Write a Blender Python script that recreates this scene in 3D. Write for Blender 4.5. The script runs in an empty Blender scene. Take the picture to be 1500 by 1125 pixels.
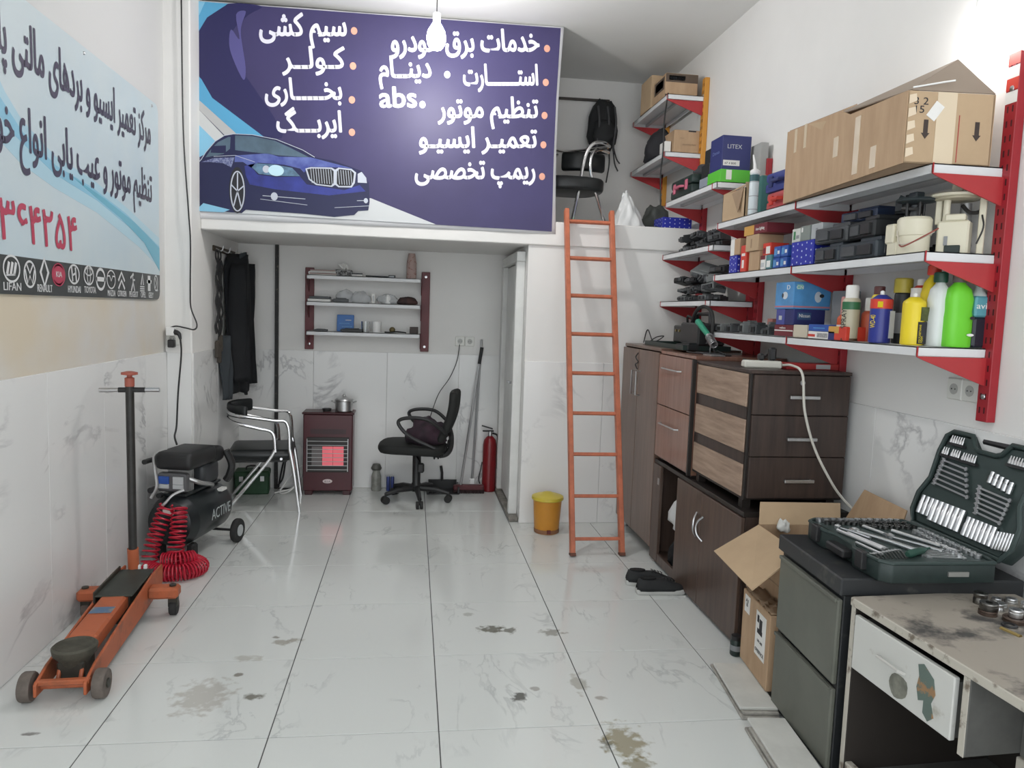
import bpy, bmesh, math, random
from mathutils import Vector, Matrix, Euler, noise
random.seed(7)
S = bpy.context.scene
COL = S.collection
PI = math.pi

# ------------------------------------------------------------------ camera, world, exposure, lights
cd = bpy.data.cameras.new('camera'); cam = bpy.data.objects.new('camera', cd); COL.objects.link(cam)
pit, yaw, rol = .0950, .1342, .0348
fw = Vector((math.sin(yaw)*math.cos(pit), math.cos(yaw)*math.cos(pit), -math.sin(pit)))
rt = Vector((math.cos(yaw), -math.sin(yaw), 0)); up = rt.cross(fw)
r2 = math.cos(rol)*rt + math.sin(rol)*up; u2 = -math.sin(rol)*rt + math.cos(rol)*up
M = Matrix((r2, u2, -fw)).transposed().to_4x4(); M.translation = (1.6734, -2.5960, 1.5215)
cam.matrix_world = M
cd.sensor_fit = 'HORIZONTAL'; cd.sensor_width = 36; cd.lens = 1097.6/1500*36; cd.clip_start = .05
S.camera = cam
S.view_settings.view_transform = 'Standard'; S.view_settings.look = 'None'
S.view_settings.exposure = 0.05; S.view_settings.gamma = 1; S.view_settings.use_curve_mapping = False
W = bpy.data.worlds.new('daylight'); S.world = W; W.use_nodes = True
bg = W.node_tree.nodes['Background']; bg.inputs[0].default_value = (.93, .97, 1, 1); bg.inputs[1].default_value = 2.2

BULBS = [((1.77, 1.80, 3.07), 520), ((3.655, -.06, 2.60), 60), ((1.70, -1.50, 3.05), 110)]   # position, emission strength of each bare bulb

# ------------------------------------------------------------------ materials
MATS = {}
def mat(n, col, rough=.5, metal=0., var=.0, scale=8., col2=None, bump=0., emit=0., alpha=1., coat=0., trans=0., stretch=(1, 1, 1), space='Object', detail=4, lo=.35, hi=.65):
    if n in MATS: return MATS[n]
    m = bpy.data.materials.new(n); m.use_nodes = True; MATS[n] = m
    nt = m.node_tree; b = nt.nodes['Principled BSDF']
    def c4(c): return (c[0], c[1], c[2], 1)
    b.inputs['Base Color'].default_value = c4(col); b.inputs['Roughness'].default_value = rough; b.inputs['Metallic'].default_value = metal
    b.inputs['Coat Weight'].default_value = coat; b.inputs['Alpha'].default_value = alpha; b.inputs['Transmission Weight'].default_value = trans
    if emit: b.inputs['Emission Color'].default_value = c4(col); b.inputs['Emission Strength'].default_value = emit
    if var or col2 or bump:
        tc = nt.nodes.new('ShaderNodeTexCoord'); mp = nt.nodes.new('ShaderNodeMapping'); mp.inputs['Scale'].default_value = stretch
        nt.links.new(tc.outputs[space], mp.inputs[0])
        nz = nt.nodes.new('ShaderNodeTexNoise'); nz.inputs['Scale'].default_value = scale; nz.inputs['Detail'].default_value = detail; nz.inputs['Roughness'].default_value = .62
        nt.links.new(mp.outputs[0], nz.inputs['Vector'])
        if var or col2:
            rp = nt.nodes.new('ShaderNodeValToRGB'); e = rp.color_ramp.elements
            e[0].position = lo; e[1].position = hi
            a = col2 if col2 else tuple(max(0, x*(1-var)) for x in col)
            e[0].color = c4(a); e[1].color = c4(col)
            nt.links.new(nz.outputs[0], rp.inputs[0]); nt.links.new(rp.outputs[0], b.inputs['Base Color'])
        if bump:
            bp = nt.nodes.new('ShaderNodeBump'); bp.inputs['Strength'].default_value = bump; bp.inputs['Distance'].default_value = .004
            nt.links.new(nz.outputs[0], bp.inputs['Height']); nt.links.new(bp.outputs[0], b.inputs['Normal'])
    return m

def marble(n, base, vein, rough, sc=1.1, w=.012, stains=(), seed=0., amount=.8):
    m = bpy.data.materials.new(n); m.use_nodes = True; nt = m.node_tree; N = nt.nodes; L = nt.links
    b = N['Principled BSDF']; b.inputs['Roughness'].default_value = rough
    g = N.new('ShaderNodeNewGeometry'); oi = N.new('ShaderNodeObjectInfo')
    ml = N.new('ShaderNodeVectorMath'); ml.operation = 'SCALE'; ml.inputs[0].default_value = (13.7, 7.1, 9.3); L.new(oi.outputs['Random'], ml.inputs['Scale'])
    ad = N.new('ShaderNodeVectorMath'); ad.operation = 'ADD'; L.new(g.outputs['Position'], ad.inputs[0]); L.new(ml.outputs[0], ad.inputs[1])
    rotm = N.new('ShaderNodeMapping'); rotm.inputs['Rotation'].default_value = (.5, .6, .75); rotm.inputs['Scale'].default_value = (1, .45, .8); rotm.inputs['Location'].default_value = (seed, 0, 0)
    L.new(ad.outputs[0], rotm.inputs[0])
    nz = N.new('ShaderNodeTexNoise'); nz.inputs['Scale'].default_value = sc*1.6; nz.inputs['Detail'].default_value = 7; nz.inputs['Roughness'].default_value = .55; nz.inputs['Distortion'].default_value = .6
    L.new(rotm.outputs[0], nz.inputs['Vector'])
    s = N.new('ShaderNodeMath'); s.operation = 'SUBTRACT'; L.new(nz.outputs[0], s.inputs[0]); s.inputs[1].default_value = .5
    a = N.new('ShaderNodeMath'); a.operation = 'ABSOLUTE'; L.new(s.outputs[0], a.inputs[0])
    rp = N.new('ShaderNodeValToRGB'); e = rp.color_ramp.elements; e[0].position = 0; e[0].color = (1, 1, 1, 1); e[1].position = w; e[1].color = (0, 0, 0, 1); L.new(a.outputs[0], rp.inputs[0])
    n2 = N.new('ShaderNodeTexNoise'); n2.inputs['Scale'].default_value = sc*1.3; n2.inputs['Detail'].default_value = 2; L.new(ad.outputs[0], n2.inputs['Vector'])
    r2_ = N.new('ShaderNodeValToRGB'); e = r2_.color_ramp.elements; e[0].position = .48; e[0].color = (0, 0, 0, 1); e[1].position = .66; e[1].color = (amount,)*3+(1,); L.new(n2.outputs[0], r2_.inputs[0])
    mu = N.new('ShaderNodeMath'); mu.operation = 'MULTIPLY'; L.new(rp.outputs[0], mu.inputs[0]); L.new(r2_.outputs[0], mu.inputs[1])
    mx = N.new('ShaderNodeMix'); mx.data_type = 'RGBA'; mx.inputs['A'].default_value = (*base, 1); mx.inputs['B'].default_value = (*vein, 1); L.new(mu.outputs[0], mx.inputs['Factor'])
    out = mx.outputs['Result']
    # soot, grime and oil stains lying at fixed places on the floor
    if stains:
        n3 = N.new('ShaderNodeTexNoise'); n3.inputs['Scale'].default_value = 26; n3.inputs['Detail'].default_value = 4; L.new(g.outputs['Position'], n3.inputs['Vector'])
        for (x, y, rx, ry, col, st) in stains:
            mp = N.new('ShaderNodeMapping'); mp.vector_type = 'POINT'; mp.inputs['Location'].default_value = (-x/rx, -y/ry, 0); mp.inputs['Scale'].default_value = (1/rx, 1/ry, 0); L.new(g.outputs['Position'], mp.inputs[0])
            ln = N.new('ShaderNodeVectorMath'); ln.operation = 'LENGTH'; L.new(mp.outputs[0], ln.inputs[0])
            m1 = N.new('ShaderNodeMath'); m1.operation = 'MULTIPLY_ADD'; L.new(n3.outputs[0], m1.inputs[0]); m1.inputs[1].default_value = 2.6; m1.inputs[2].default_value = -1.3
            m2 = N.new('ShaderNodeMath'); m2.operation = 'ADD'; L.new(ln.outputs['Value'], m2.inputs[0]); L.new(m1.outputs[0], m2.inputs[1])
            mr = N.new('ShaderNodeMapRange'); mr.inputs['From Min'].default_value = .55; mr.inputs['From Max'].default_value = 1.05; mr.inputs['To Min'].default_value = st; mr.inputs['To Max'].default_value = 0; L.new(m2.outputs[0], mr.inputs[0])
            mm = N.new('ShaderNodeMix'); mm.data_type = 'RGBA'; L.new(mr.outputs[0], mm.inputs['Factor']); L.new(out, mm.inputs['A']); mm.inputs['B'].default_value = (*col, 1); out = mm.outputs['Result']
    L.new(out, b.inputs['Base Color'])
    MATS[n] = m
    return m

def wood(n, a, c, rough=.45, axis='Z', sc=1.):
    st = {'Z': (14, 14, 1.2), 'Y': (14, 1.2, 14), 'X': (1.2, 14, 14)}[axis]
    return mat(n, a, rough, col2=c, scale=2.2*sc, stretch=st, detail=8, lo=.3, hi=.68)

# ------------------------------------------------------------------ mesh builder
class MB:
    def __init__(s): s.v = []; s.f = []; s.mi = []; s.cur = 0
    def add(s, vs, fs, M=None):
        o = len(s.v); s.v += [tuple(M @ Vector(v)) if M is not None else tuple(v) for v in vs]
        s.f += [tuple(i+o for i in f) for f in fs]; s.mi += [s.cur]*len(fs); return s
    def slot(s, i): s.cur = i; return s
    def box(s, x0, y0, z0, x1, y1, z1, M=None):
        x0, x1 = min(x0, x1), max(x0, x1); y0, y1 = min(y0, y1), max(y0, y1); z0, z1 = min(z0, z1), max(z0, z1)
        return s.add([(x0,y0,z0),(x1,y0,z0),(x1,y1,z0),(x0,y1,z0),(x0,y0,z1),(x1,y0,z1),(x1,y1,z1),(x0,y1,z1)],
                     [(0,3,2,1),(4,5,6,7),(0,1,5,4),(1,2,6,5),(2,3,7,6),(3,0,4,7)], M)
    def cbox(s, c, d, M=None):
        return s.box(c[0]-d[0]/2, c[1]-d[1]/2, c[2]-d[2]/2, c[0]+d[0]/2, c[1]+d[1]/2, c[2]+d[2]/2, M)
    def prism(s, pts, z0, z1, M=None):
        a = sum(pts[i][0]*pts[(i+1) % len(pts)][1]-pts[(i+1) % len(pts)][0]*pts[i][1] for i in range(len(pts)))
        if a < 0: pts = pts[::-1]
        n = len(pts)
        return s.add([(x, y, z0) for x, y in pts]+[(x, y, z1) for x, y in pts],
                     [tuple(range(n-1, -1, -1)), tuple(range(n, 2*n))]+[(i, (i+1) % n, n+(i+1) % n, n+i) for i in range(n)], M)
    def lathe(s, prof, n=20, M=None, sx=1, sy=1):
        vs = []; fs = []; k = len(prof)
        for r, z in prof:
            for i in range(n):
                a = 2*PI*i/n; vs.append((r*math.cos(a)*sx, r*math.sin(a)*sy, z))
        for j in range(k-1):
            for i in range(n):
                fs.append((j*n+i, j*n+(i+1) % n, (j+1)*n+(i+1) % n, (j+1)*n+i))
        if prof[0][0] > 1e-5: fs.append(tuple(range(n-1, -1, -1)))
        if prof[-1][0] > 1e-5: fs.append(tuple((k-1)*n+i for i in range(n)))
        return s.add(vs, fs, M)
    def cyl(s, p0, p1, r, n=14, r1=None):
        p0 = Vector(p0); p1 = Vector(p1); d = p1-p0
        q = d.to_track_quat('Z', 'Y').to_matrix().to_4x4(); q.translation = p0
        return s.lathe([(r, 0), (r if r1 is None else r1, d.length)], n, q)
    def ball(s, c, r, n=14, sc=(1, 1, 1), M=None):
        k = max(6, n//2); T = Matrix.Translation(c) @ Matrix.Diagonal((*sc, 1))
        if M is not None: T = M @ T
        return s.lathe([(max(1e-6, r*math.sin(PI*j/k)), -r*math.cos(PI*j/k)) for j in range(k+1)], n, T)
    def tube(s, pts, r, n=8, closed=False, smooth=0):
        P = [Vector(p) for p in pts]
        if smooth: P = spline(P, smooth, closed)
        k = len(P); vs = []; fs = []; nrm = None
        for i in range(k):
            a = P[i-1] if (i or closed) else P[0]; b = P[(i+1) % k] if (i < k-1 or closed) else P[-1]
            t = (b-a).normalized() if (b-a).length > 1e-9 else Vector((0, 0, 1))
            if nrm is None: nrm = t.orthogonal().normalized()
            else:
                nrm = nrm-t*nrm.dot(t); nrm = nrm.normalized() if nrm.length > 1e-6 else t.orthogonal().normalized()
            bi = t.cross(nrm); rr = r if not isinstance(r, (list, tuple)) else (lambda q: r[min(int(q), len(r)-2)]*(1-(q-min(int(q), len(r)-2)))+r[min(int(q), len(r)-2)+1]*(q-min(int(q), len(r)-2)))(i*(len(r)-1)/max(1, k-1))
            for j in range(n):
                an = 2*PI*j/n; vs.append(P[i]+nrm*math.cos(an)*rr+bi*math.sin(an)*rr)
        for i in range(k if closed else k-1):
            i2 = (i+1) % k
            for j in range(n):
                fs.append((i*n+j, i*n+(j+1) % n, i2*n+(j+1) % n, i2*n+j))
        if not closed: fs += [tuple(range(n-1, -1, -1)), tuple((k-1)*n+j for j in range(n))]
        return s.add(vs, fs)
    def torus(s, c, R, r, axis='Z', n=24, m=8):
        pts = []
        for i in range(n):
            a = 2*PI*i/n; u, v = R*math.cos(a), R*math.sin(a)
            pts.append(Vector(c)+Vector({'Z': (u, v, 0), 'X': (0, u, v), 'Y': (u, 0, v)}[axis]))
        return s.tube(pts, r, m, True)
    def grid(s, fn, nu, nv, thick=0.):
        vs = [fn(i/(nu-1), j/(nv-1)) for j in range(nv) for i in range(nu)]
        fs = [(j*nu+i, j*nu+i+1, (j+1)*nu+i+1, (j+1)*nu+i) for j in range(nv-1) for i in range(nu-1)]
        return s.add(vs, fs)
    def build(s, name, m, parent=None, bevel=0., smooth=35, world=False, loc=None, solid=0., sub=0, seg=1):
        me = bpy.data.meshes.new(name); vs = s.v
        if world and parent is not None:
            inv = wmat(parent).inverted(); vs = [tuple(inv @ Vector(v)) for v in vs]
        me.from_pydata(vs, [], s.f)
        for x in (m if isinstance(m, (list, tuple)) else [m]): me.materials.append(x)
        if len(set(s.mi)) > 1: me.polygons.foreach_set('material_index', s.mi)
        if bevel:
            bm = bmesh.new(); bm.from_mesh(me)
            es = [e for e in bm.edges if len(e.link_faces) == 2 and e.calc_face_angle(0) > .6]
            bmesh.ops.bevel(bm, geom=es, offset=bevel, segments=seg, affect='EDGES', profile=.5, clamp_overlap=True)
            bm.to_mesh(me); bm.free()
        if smooth:
            me.polygons.foreach_set('use_smooth', [True]*len(me.polygons)); me.set_sharp_from_angle(angle=math.radians(smooth))
        o = bpy.data.objects.new(name, me); COL.objects.link(o)
        if parent is not None: o.parent = parent
        if loc: o.location = loc
        if solid: q = o.modifiers.new('solid', 'SOLIDIFY'); q.thickness = solid; q.offset = 0
        if sub: q = o.modifiers.new('sub', 'SUBSURF'); q.levels = sub; q.render_levels = sub
        return o
def spline(P, k, closed=False):
    out = []; n = len(P)
    for i in range(n if closed else n-1):
        p1, p2 = P[i], P[(i+1) % n]; p0 = P[i-1] if (i or closed) else p1*2-p2; p3 = P[(i+2) % n] if (i+2 < n or closed) else p2*2-p1
        for j in range(k):
            t = j/k; out.append(.5*((2*p1)+(p2-p0)*t+(2*p0-5*p1+4*p2-p3)*t*t+(3*p1-p0-3*p2+p3)*t**3))
    if not closed: out.append(P[-1])
    return out
def wmat(o):
    L = Matrix.LocRotScale(o.location, o.rotation_euler, o.scale)
    return L if o.parent is None else wmat(o.parent) @ L
def tag(o, label, cat, group=None, kind=None):
    o['label'] = label; o['category'] = cat
    if group: o['group'] = group
    if kind: o['kind'] = kind
    return o
def T(name, label, cat, loc=(0, 0, 0), rz=0., group=None, rot=None):
    o = bpy.data.objects.new(name, None); COL.objects.link(o); o.location = loc; o.rotation_euler = rot or (0, 0, rz); o.empty_display_size = .1
    return tag(o, label, cat, group)
def struct(o): o['kind'] = 'structure'; return o
def bx(name, m, parent, *d, bevel=0., **k): return MB().box(*d).build(name, m, parent, bevel=bevel, smooth=0 if not bevel else 35, **k)
def dup(src, loc=None, rot=None, label=None, parent=None):
    c = src.copy(); COL.objects.link(c)
    if parent is not None: c.parent = parent
    if loc is not None: c.location = loc
    if rot is not None: c.rotation_euler = rot
    if label: c['label'] = label
    for ch in list(src.children): dup(ch, parent=c)
    return c

# ------------------------------------------------------------------ lettering
TEXTS = []
ORD = ['first', 'second', 'third', 'fourth', 'fifth', 'sixth', 'seventh', 'eighth', 'ninth', 'tenth', 'eleventh', 'twelfth', 'thirteenth', 'fourteenth', 'fifteenth', 'sixteenth', 'seventeenth', 'eighteenth']
def face_m(o, right, upv):
    r = Vector(right).normalized(); u = Vector(upv); n = r.cross(u).normalized(); u = n.cross(r)
    m = Matrix((r, u, n)).transposed().to_4x4(); m.translation = o; return m
def text(body, m, parent, o, right, upv, size, width=None, align='LEFT', bold=0., name='lettering', world=False, ext=.0004, line=.8):
    c = bpy.data.curves.new(name, 'FONT'); c.body = body; c.size = size; c.align_x = align; c.resolution_u = 3; c.extrude = ext if size < .1 else 0; c.space_line = line
    c.materials.append(m); ob = bpy.data.objects.new(name, c); COL.objects.link(ob)
    mm = face_m(o, right, upv)
    if parent is not None:
        ob.parent = parent
        if world: mm = wmat(parent).inverted() @ mm
    ob.matrix_local = mm
    TEXTS.append((ob, width, bold*size if size >= .1 else 0))
    return ob
_F = {}
for ch, cp, k in [('ا',0xFE8D,2),('ب',0xFE8F,4),('ت',0xFE95,4),('خ',0xFEA5,4),('ح',0xFEA1,4),('د',0xFEA9,2),('ر',0xFEAD,2),('ز',0xFEAF,2),('س',0xFEB1,4),('ش',0xFEB5,4),('ص',0xFEB9,4),('ظ',0xFEC5,4),('ع',0xFEC9,4),('ق',0xFED5,4),('ک',0xFB8E,4),('گ',0xFB92,4),('ل',0xFEDD,4),('م',0xFEE1,4),('ن',0xFEE5,4),('ه',0xFEE9,4),('و',0xFEED,2),('ی',0xFBFC,4),('پ',0xFB56,4),('ـ',0x640,4)]:
    _F[ch] = (cp, k)
def fa(s):
    out = []
    for i, c in enumerate(s):
        if c not in _F: out.append(c); continue
        cp, k = _F[c]
        if c == 'ـ': out.append(c); continue
        pr = i > 0 and s[i-1] in _F and _F[s[i-1]][1] == 4
        nx = i+1 < len(s) and s[i+1] in _F and k == 4
        out.append(chr(cp+(3 if pr and nx else 2 if nx else 1 if pr else 0)))
    return ''.join(out[::-1])
# ------------------------------------------------------------------ colours
WALL = mat('painted plaster', (.80, .79, .77), .75, var=.05, scale=1.3, bump=.02, space='Object')
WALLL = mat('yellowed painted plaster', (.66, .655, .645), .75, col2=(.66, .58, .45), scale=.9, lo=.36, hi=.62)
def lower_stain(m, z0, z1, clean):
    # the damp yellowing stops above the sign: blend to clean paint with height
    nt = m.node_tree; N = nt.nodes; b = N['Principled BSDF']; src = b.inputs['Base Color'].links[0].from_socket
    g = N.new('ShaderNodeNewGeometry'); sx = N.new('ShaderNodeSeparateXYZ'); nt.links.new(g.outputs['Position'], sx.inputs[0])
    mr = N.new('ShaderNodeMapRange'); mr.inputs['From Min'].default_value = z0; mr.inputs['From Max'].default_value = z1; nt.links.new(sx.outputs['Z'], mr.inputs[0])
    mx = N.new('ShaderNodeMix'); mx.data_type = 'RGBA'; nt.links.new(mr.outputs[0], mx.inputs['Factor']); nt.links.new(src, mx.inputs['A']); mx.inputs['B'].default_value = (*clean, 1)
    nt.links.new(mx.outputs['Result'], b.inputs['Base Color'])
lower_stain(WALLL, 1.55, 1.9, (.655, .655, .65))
CEIL = mat('ceiling paint', (.80, .80, .78), .85, var=.04, scale=.8)
WHITE = mat('white paint', (.8, .8, .79), .5); PURE = mat('white print', (.86, .86, .88), .5)
GROUT = mat('grey grout', (.07, .07, .07), .9)
BLACK = mat('black plastic', (.018, .018, .019), .45); RUB = mat('black rubber', (.02, .02, .02), .75)
CHROME = mat('chrome', (.75, .75, .76), .13, 1.); STEEL = mat('steel', (.55, .55, .56), .3, 1.)
ALU = mat('dull aluminium', (.62, .62, .62), .38, 1., var=.2, scale=20)
RED = mat('red enamel', (.36, .018, .028), .4, var=.12, scale=6); ORANGE = mat('orange paint', (.55, .16, .08), .5, var=.25, scale=14)
SHELFW = mat('white shelf steel', (.72, .73, .74), .4, var=.06, scale=5)
KRAFT = mat('kraft cardboard', (.48, .33, .205), .8, col2=(.42, .28, .17), scale=4, stretch=(6, 6, 1)); KRAFT2 = mat('pale cardboard', (.50, .36, .225), .8, var=.1, scale=5)
KRAFTD = mat('cardboard inside', (.36, .25, .16), .85, var=.15, scale=5)
TAPE = mat('packing tape', (.70, .58, .42), .2, coat=.4); PAPER = mat('paper label', (.78, .77, .74), .6)
INK = mat('black ink', (.02, .02, .025), .6); NAVY = mat('navy print', (.03, .035, .16), .5, var=.2, scale=9); BLUE = mat('blue print', (.03, .10, .42), .45, var=.2, scale=9)
ROYAL = mat('royal blue print', (.02, .03, .36), .45); SKY = mat('sky blue print', (.10, .33, .66), .4, var=.25, scale=9)
YEL = mat('yellow print', (.75, .58, .02), .4); REDP = mat('red print', (.60, .05, .03), .45); GREENP = mat('lime green', (.15, .60, .03), .4)
MAROON = mat('maroon print', (.16, .02, .03), .5); GREY = mat('grey plastic', (.25, .26, .27), .5); LGREY = mat('light grey print', (.5, .52, .53), .5)
CREAM = mat('cream plastic', (.70, .66, .52), .45); DGREEN = mat('dark green plastic', (.018, .035, .03), .4, var=.2, scale=14)
GLASS = mat('clear glass', (.95, .97, .97), .03, trans=1.); FILM = mat('clear plastic film', (.80, .82, .84), .25, alpha=.38, bump=.3, scale=30)
BAGW = mat('white plastic bag', (.74, .75, .75), .35, alpha=.85, bump=.4, scale=25)

# ------------------------------------------------------------------ room shell
XL, XR, YB, YF, ZC, LY, LZ = .11, 3.74, 3.75, -3.0, 3.48, 2.68, 2.165
stains = [(2.08, .86, .07, .045, (.11, .10, .07), .85), (2.16, .85, .05, .035, (.11, .10, .07), .8), (2.37, .81, .065, .04, (.20, .19, .15), .7), (1.98, 1.04, .03, .025, (.3, .29, .25), .5),
          (2.13, .22, .035, .035, (.05, .05, .04), .9), (2.39, .32, .035, .09, (.36, .34, .29), .7), (2.40, -.13, .035, .035, (.10, .09, .05), .8), (2.46, -.12, .075, .12, (.26, .22, .12), .8), (2.47, -.26, .05, .06, (.22, .19, .10), .75),
          (2.33, -.32, .03, .03, (.16, .15, .12), .7), (.90, .30, .11, .14, (.45, .43, .39), .75), (1.09, .29, .04, .03, (.16, .15, .12), .85), (.99, .47, .02, .02, (.18, .16, .13), .8), (1.12, .77, .05, .03, (.30, .27, .22), .7), (1.17, .79, .04, .025, (.28, .25, .2), .7), (1.08, .83, .02, .015, (.18, .16, .13), .7),
          (1.0, .62, .06, .03, (.42, .4, .35), .6), (1.03, -.26, .07, .05, (.5, .46, .38), .7), (2.2, .28, .02, .02, (.2, .18, .15), .6), (2.45, .19, .025, .018, (.3, .28, .24), .7), (.38, .08, .03, .012, (.14, .13, .12), .8)]
FT = marble('glossy floor marble', (.68, .70, .68), (.40, .42, .42), .11, 2.6, .02, stains, amount=.55)
WT = marble('marble wall tile', (.80, .80, .79), (.36, .36, .37), .22, 1.5, .022, seed=3., amount=.75)
fl = struct(bx('floor', GROUT, None, XL-.05, YF, -.06, XR+.05, YB+.05, -.003))
xs = [XL]+[.6*i for i in range(1, 7)]+[XR]; ys = [.6*j for j in range(-4, 7)]+[YB]
shared = {}
def tile(parent, x0, y0, z0, x1, y1, z1, m):
    k = (round(x1-x0, 3), round(y1-y0, 3), round(z1-z0, 3), m.name)
    if k not in shared: shared[k] = MB().box(0, 0, 0, *k[:3]).build('tile', m, parent, bevel=.0012, smooth=0); o = shared[k]
    else: o = shared[k].copy(); COL.objects.link(o); o.parent = parent
    o.location = (x0, y0, z0)
g = .004
for i in range(len(xs)-1):
    for j in range(len(ys)-1):
        tile(fl, xs[i]+g/2, ys[j]+g/2, -.004, xs[i+1]-g/2, ys[j+1]-g/2, 0, FT)
wl = struct(bx('wall_left', WALLL, None, XL-.12, YF, -.06, XL, 2.45, ZC))
wr = struct(bx('wall_right', WALL, None, XR, YF, -.06, XR+.12, YB+.12, ZC))
wb = struct(bx('wall_back', WALL, None, XL-.12, YB, -.06, XR, YB+.12, ZC))
struct(bx('ceiling', CEIL, None, XL-.12, YF, ZC, XR+.12, YB+.12, ZC+.1))
pl = struct(bx('trim_1', WALL, None, XL-.12, 2.45, -.06, .27, YB, ZC, bevel=.008)); pl['label'] = 'white pilaster and alcove side wall'
wf = struct(bx('wall_front', WALL, None, 2.47, LY, -.06, XR, LY+.12, 2.0)); wf['label'] = 'white wall under the loft edge'
pt = struct(bx('wall_partition', WALL, None, 2.47, LY+.12, -.06, 2.57, YB, 2.0))
ls = struct(bx('loft_slab', WALL, None, .27, LY-.02, 2.0, XR, YB, LZ, bevel=.006))
# wall tiles (wainscot), one object each
ty = [YF+.02]+[.6*j+.25 for j in range(-5, 4)]+[2.449]
for a, b in zip(ty, ty[1:]): tile(wl, XL, a+.001, .002, XL+.009, b-.001, 1.195, WT)
ty = [YF+.02]+[.6*j-.12 for j in range(-4, 5)]+[LY-.002]
for a, b in zip(ty, ty[1:]): tile(wr, XR-.009, a+.001, .002, XR, b-.001, 1.155, WT)
for a, b in zip([.27, .87, 1.47, 2.07], [.87, 1.47, 2.07, 2.469]): tile(wb, a+.001, YB-.009, .002, b-.001, YB, 1.152, WT)
for a, b in zip([2.47, 3.05, 3.65], [3.05, 3.65, XR-.01]): tile(wf, a+.001, LY-.009, .002, b-.001, LY, 1.18, WT)
for a, b in zip([2.461, 3.06], [3.06, YB-.01]): tile(pl, .27, a, .002, .278, b-.002, 1.19, WT)
tile(pl, XL+.01, 2.442, .002, .268, 2.45, 1.19, WT)
# alcove door: white frame, dark gap, leaf, in the partition
d1 = struct(bpy.data.objects.new('door_1', None)); COL.objects.link(d1); d1.location = (2.47, 2.8, 0)
DW = mat('door paint', (.72, .72, .70), .5, var=.12, scale=5)
bx('door_leaf', DW, d1, 2.44, 2.90, .06, 2.468, 3.55, 1.88, world=True)
for y0, y1 in ((2.79, 2.86), (3.58, 3.68)): bx('door_frame', DW, d1, 2.405, y0, .036, 2.469, y1, 1.889, world=True, bevel=.004)
bx('door_frame', DW, d1, 2.405, 2.79, 1.89, 2.469, 3.68, 1.96, world=True, bevel=.004)
bx('door_gap', mat('dark gap', (.03, .03, .03), .8), d1, 2.458, 2.862, .05, 2.469, 2.898, 1.888, world=True)
MB().cyl((2.44, 2.95, 1.0), (2.40, 2.95, 1.0), .01).cyl((2.40, 2.95, 1.0), (2.40, 3.05, 1.0), .009).build('door_handle', STEEL, d1, world=True)
bx('sill', mat('dirty threshold', (.30, .28, .25), .8, var=.5, scale=20), d1, 2.40, 2.70, .0, 2.469, 3.70, .035, world=True, bevel=.008)

# bare bulbs
for i, (p, e) in enumerate(BULBS):
    b = T('light_bulb', ['glaring bare bulb hanging in front of the purple banner', 'glaring bare bulb near the right wall beside the big cartons', 'bare bulb hanging from the ceiling near the shop entrance'][i], 'light bulb', (p[0], p[1], p[2]-.07))
    EM = mat('lit bulb %d' % i, (1, .985, .965), .3, emit=e*.56)
    o = MB().lathe([(.0001, -.03), (.03, -.02), (.048, .005), (.054, .038), (.048, .075), (.028, .11), (.018, .125)], 20).build('bulb', EM, b, smooth=60)
    MB().lathe([(.018, .122), (.022, .126), (.022, .17), (.012, .178)], 16).build('socket', WHITE, b)
    MB().cyl((0, 0, .176), (0, 0, ZC-p[2]+.069), .003, 6).build('wire', BLACK, b)
    MB().lathe([(.04, ZC-p[2]+.045), (.045, ZC-p[2]+.068)], 16).build('ceiling_rose', WHITE, b)
# ------------------------------------------------------------------ purple vinyl banner in front of the loft
def poly_y(pts, y, m, name, parent, t=.0008):
    # flat print: polygon in x,z at depth y, facing -y
    mb = MB(); mb.prism([(x, -z) for x, z in pts], 0, t, Matrix(((1,0,0,0),(0,0,-1,y),(0,-1,0,0),(0,0,0,1))))
    return mb.build(name, m, parent, world=True, smooth=0)
def ell(cx, cz, rx, rz, n=28, a0=0, a1=2*PI): return [(cx+rx*math.cos(a0+(a1-a0)*i/n), cz+rz*math.sin(a0+(a1-a0)*i/n)) for i in range(n)]
def sm(pts, k=4): return [(p.x, p.y) for p in spline([Vector((x, z, 0)) for x, z in pts], k, True)]
def stroke(mb, pts, w, y, t=.0006, closed=False):
    # flat ribbon in the x,z plane
    P = [Vector((x, z)) for x, z in pts]; n = len(P); L = []; R = []
    for i in range(n):
        a = P[i-1] if (i or closed) else P[0]; b = P[(i+1) % n] if (i < n-1 or closed) else P[-1]
        d = (b-a).normalized(); q = Vector((-d.y, d.x))*w/2; L.append(P[i]+q); R.append(P[i]-q)
    vs = [(p.x, y-t, p.y) for p in L]+[(p.x, y-t, p.y) for p in R]
    mb.add(vs, [(i, (i+1) % n, n+(i+1) % n, n+i) for i in range(n if closed else n-1)])
    return mb
BY = 2.655
PUR = mat('purple vinyl', (.050, .041, .135), .5, col2=(.040, .032, .105), scale=1.1, bump=.25, coat=.0)
ban = T('vinyl_banner', 'purple vinyl banner with white lettering and a blue car print hung before the loft', 'banner', (1.43, BY, 2.075))
def bansheet(u, v):
    x0, x1 = .205+.008*math.sin(v*PI), 2.655-.02*math.sin(v*PI)
    x = x0+(x1-x0)*u; zb = 2.068+.012*u; zt = 3.445+.03*u
    return (x, BY+.004*math.sin(u*23+v*7)*math.sin(v*9+u*5), zb+(zt-zb)*v)
MB().grid(bansheet, 60, 36).build('vinyl_sheet', mat('white vinyl', (.74, .74, .76), .4), ban, world=True, solid=.001)
yb = BY-.007
poly_y([(.236, 2.112), (1.0, 2.109), (1.8, 2.103), (2.625, 2.095), (2.618, 2.6), (2.62, 3.0), (2.632, 3.465), (.234, 3.436)], yb, PUR, 'purple_field', ban)
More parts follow.
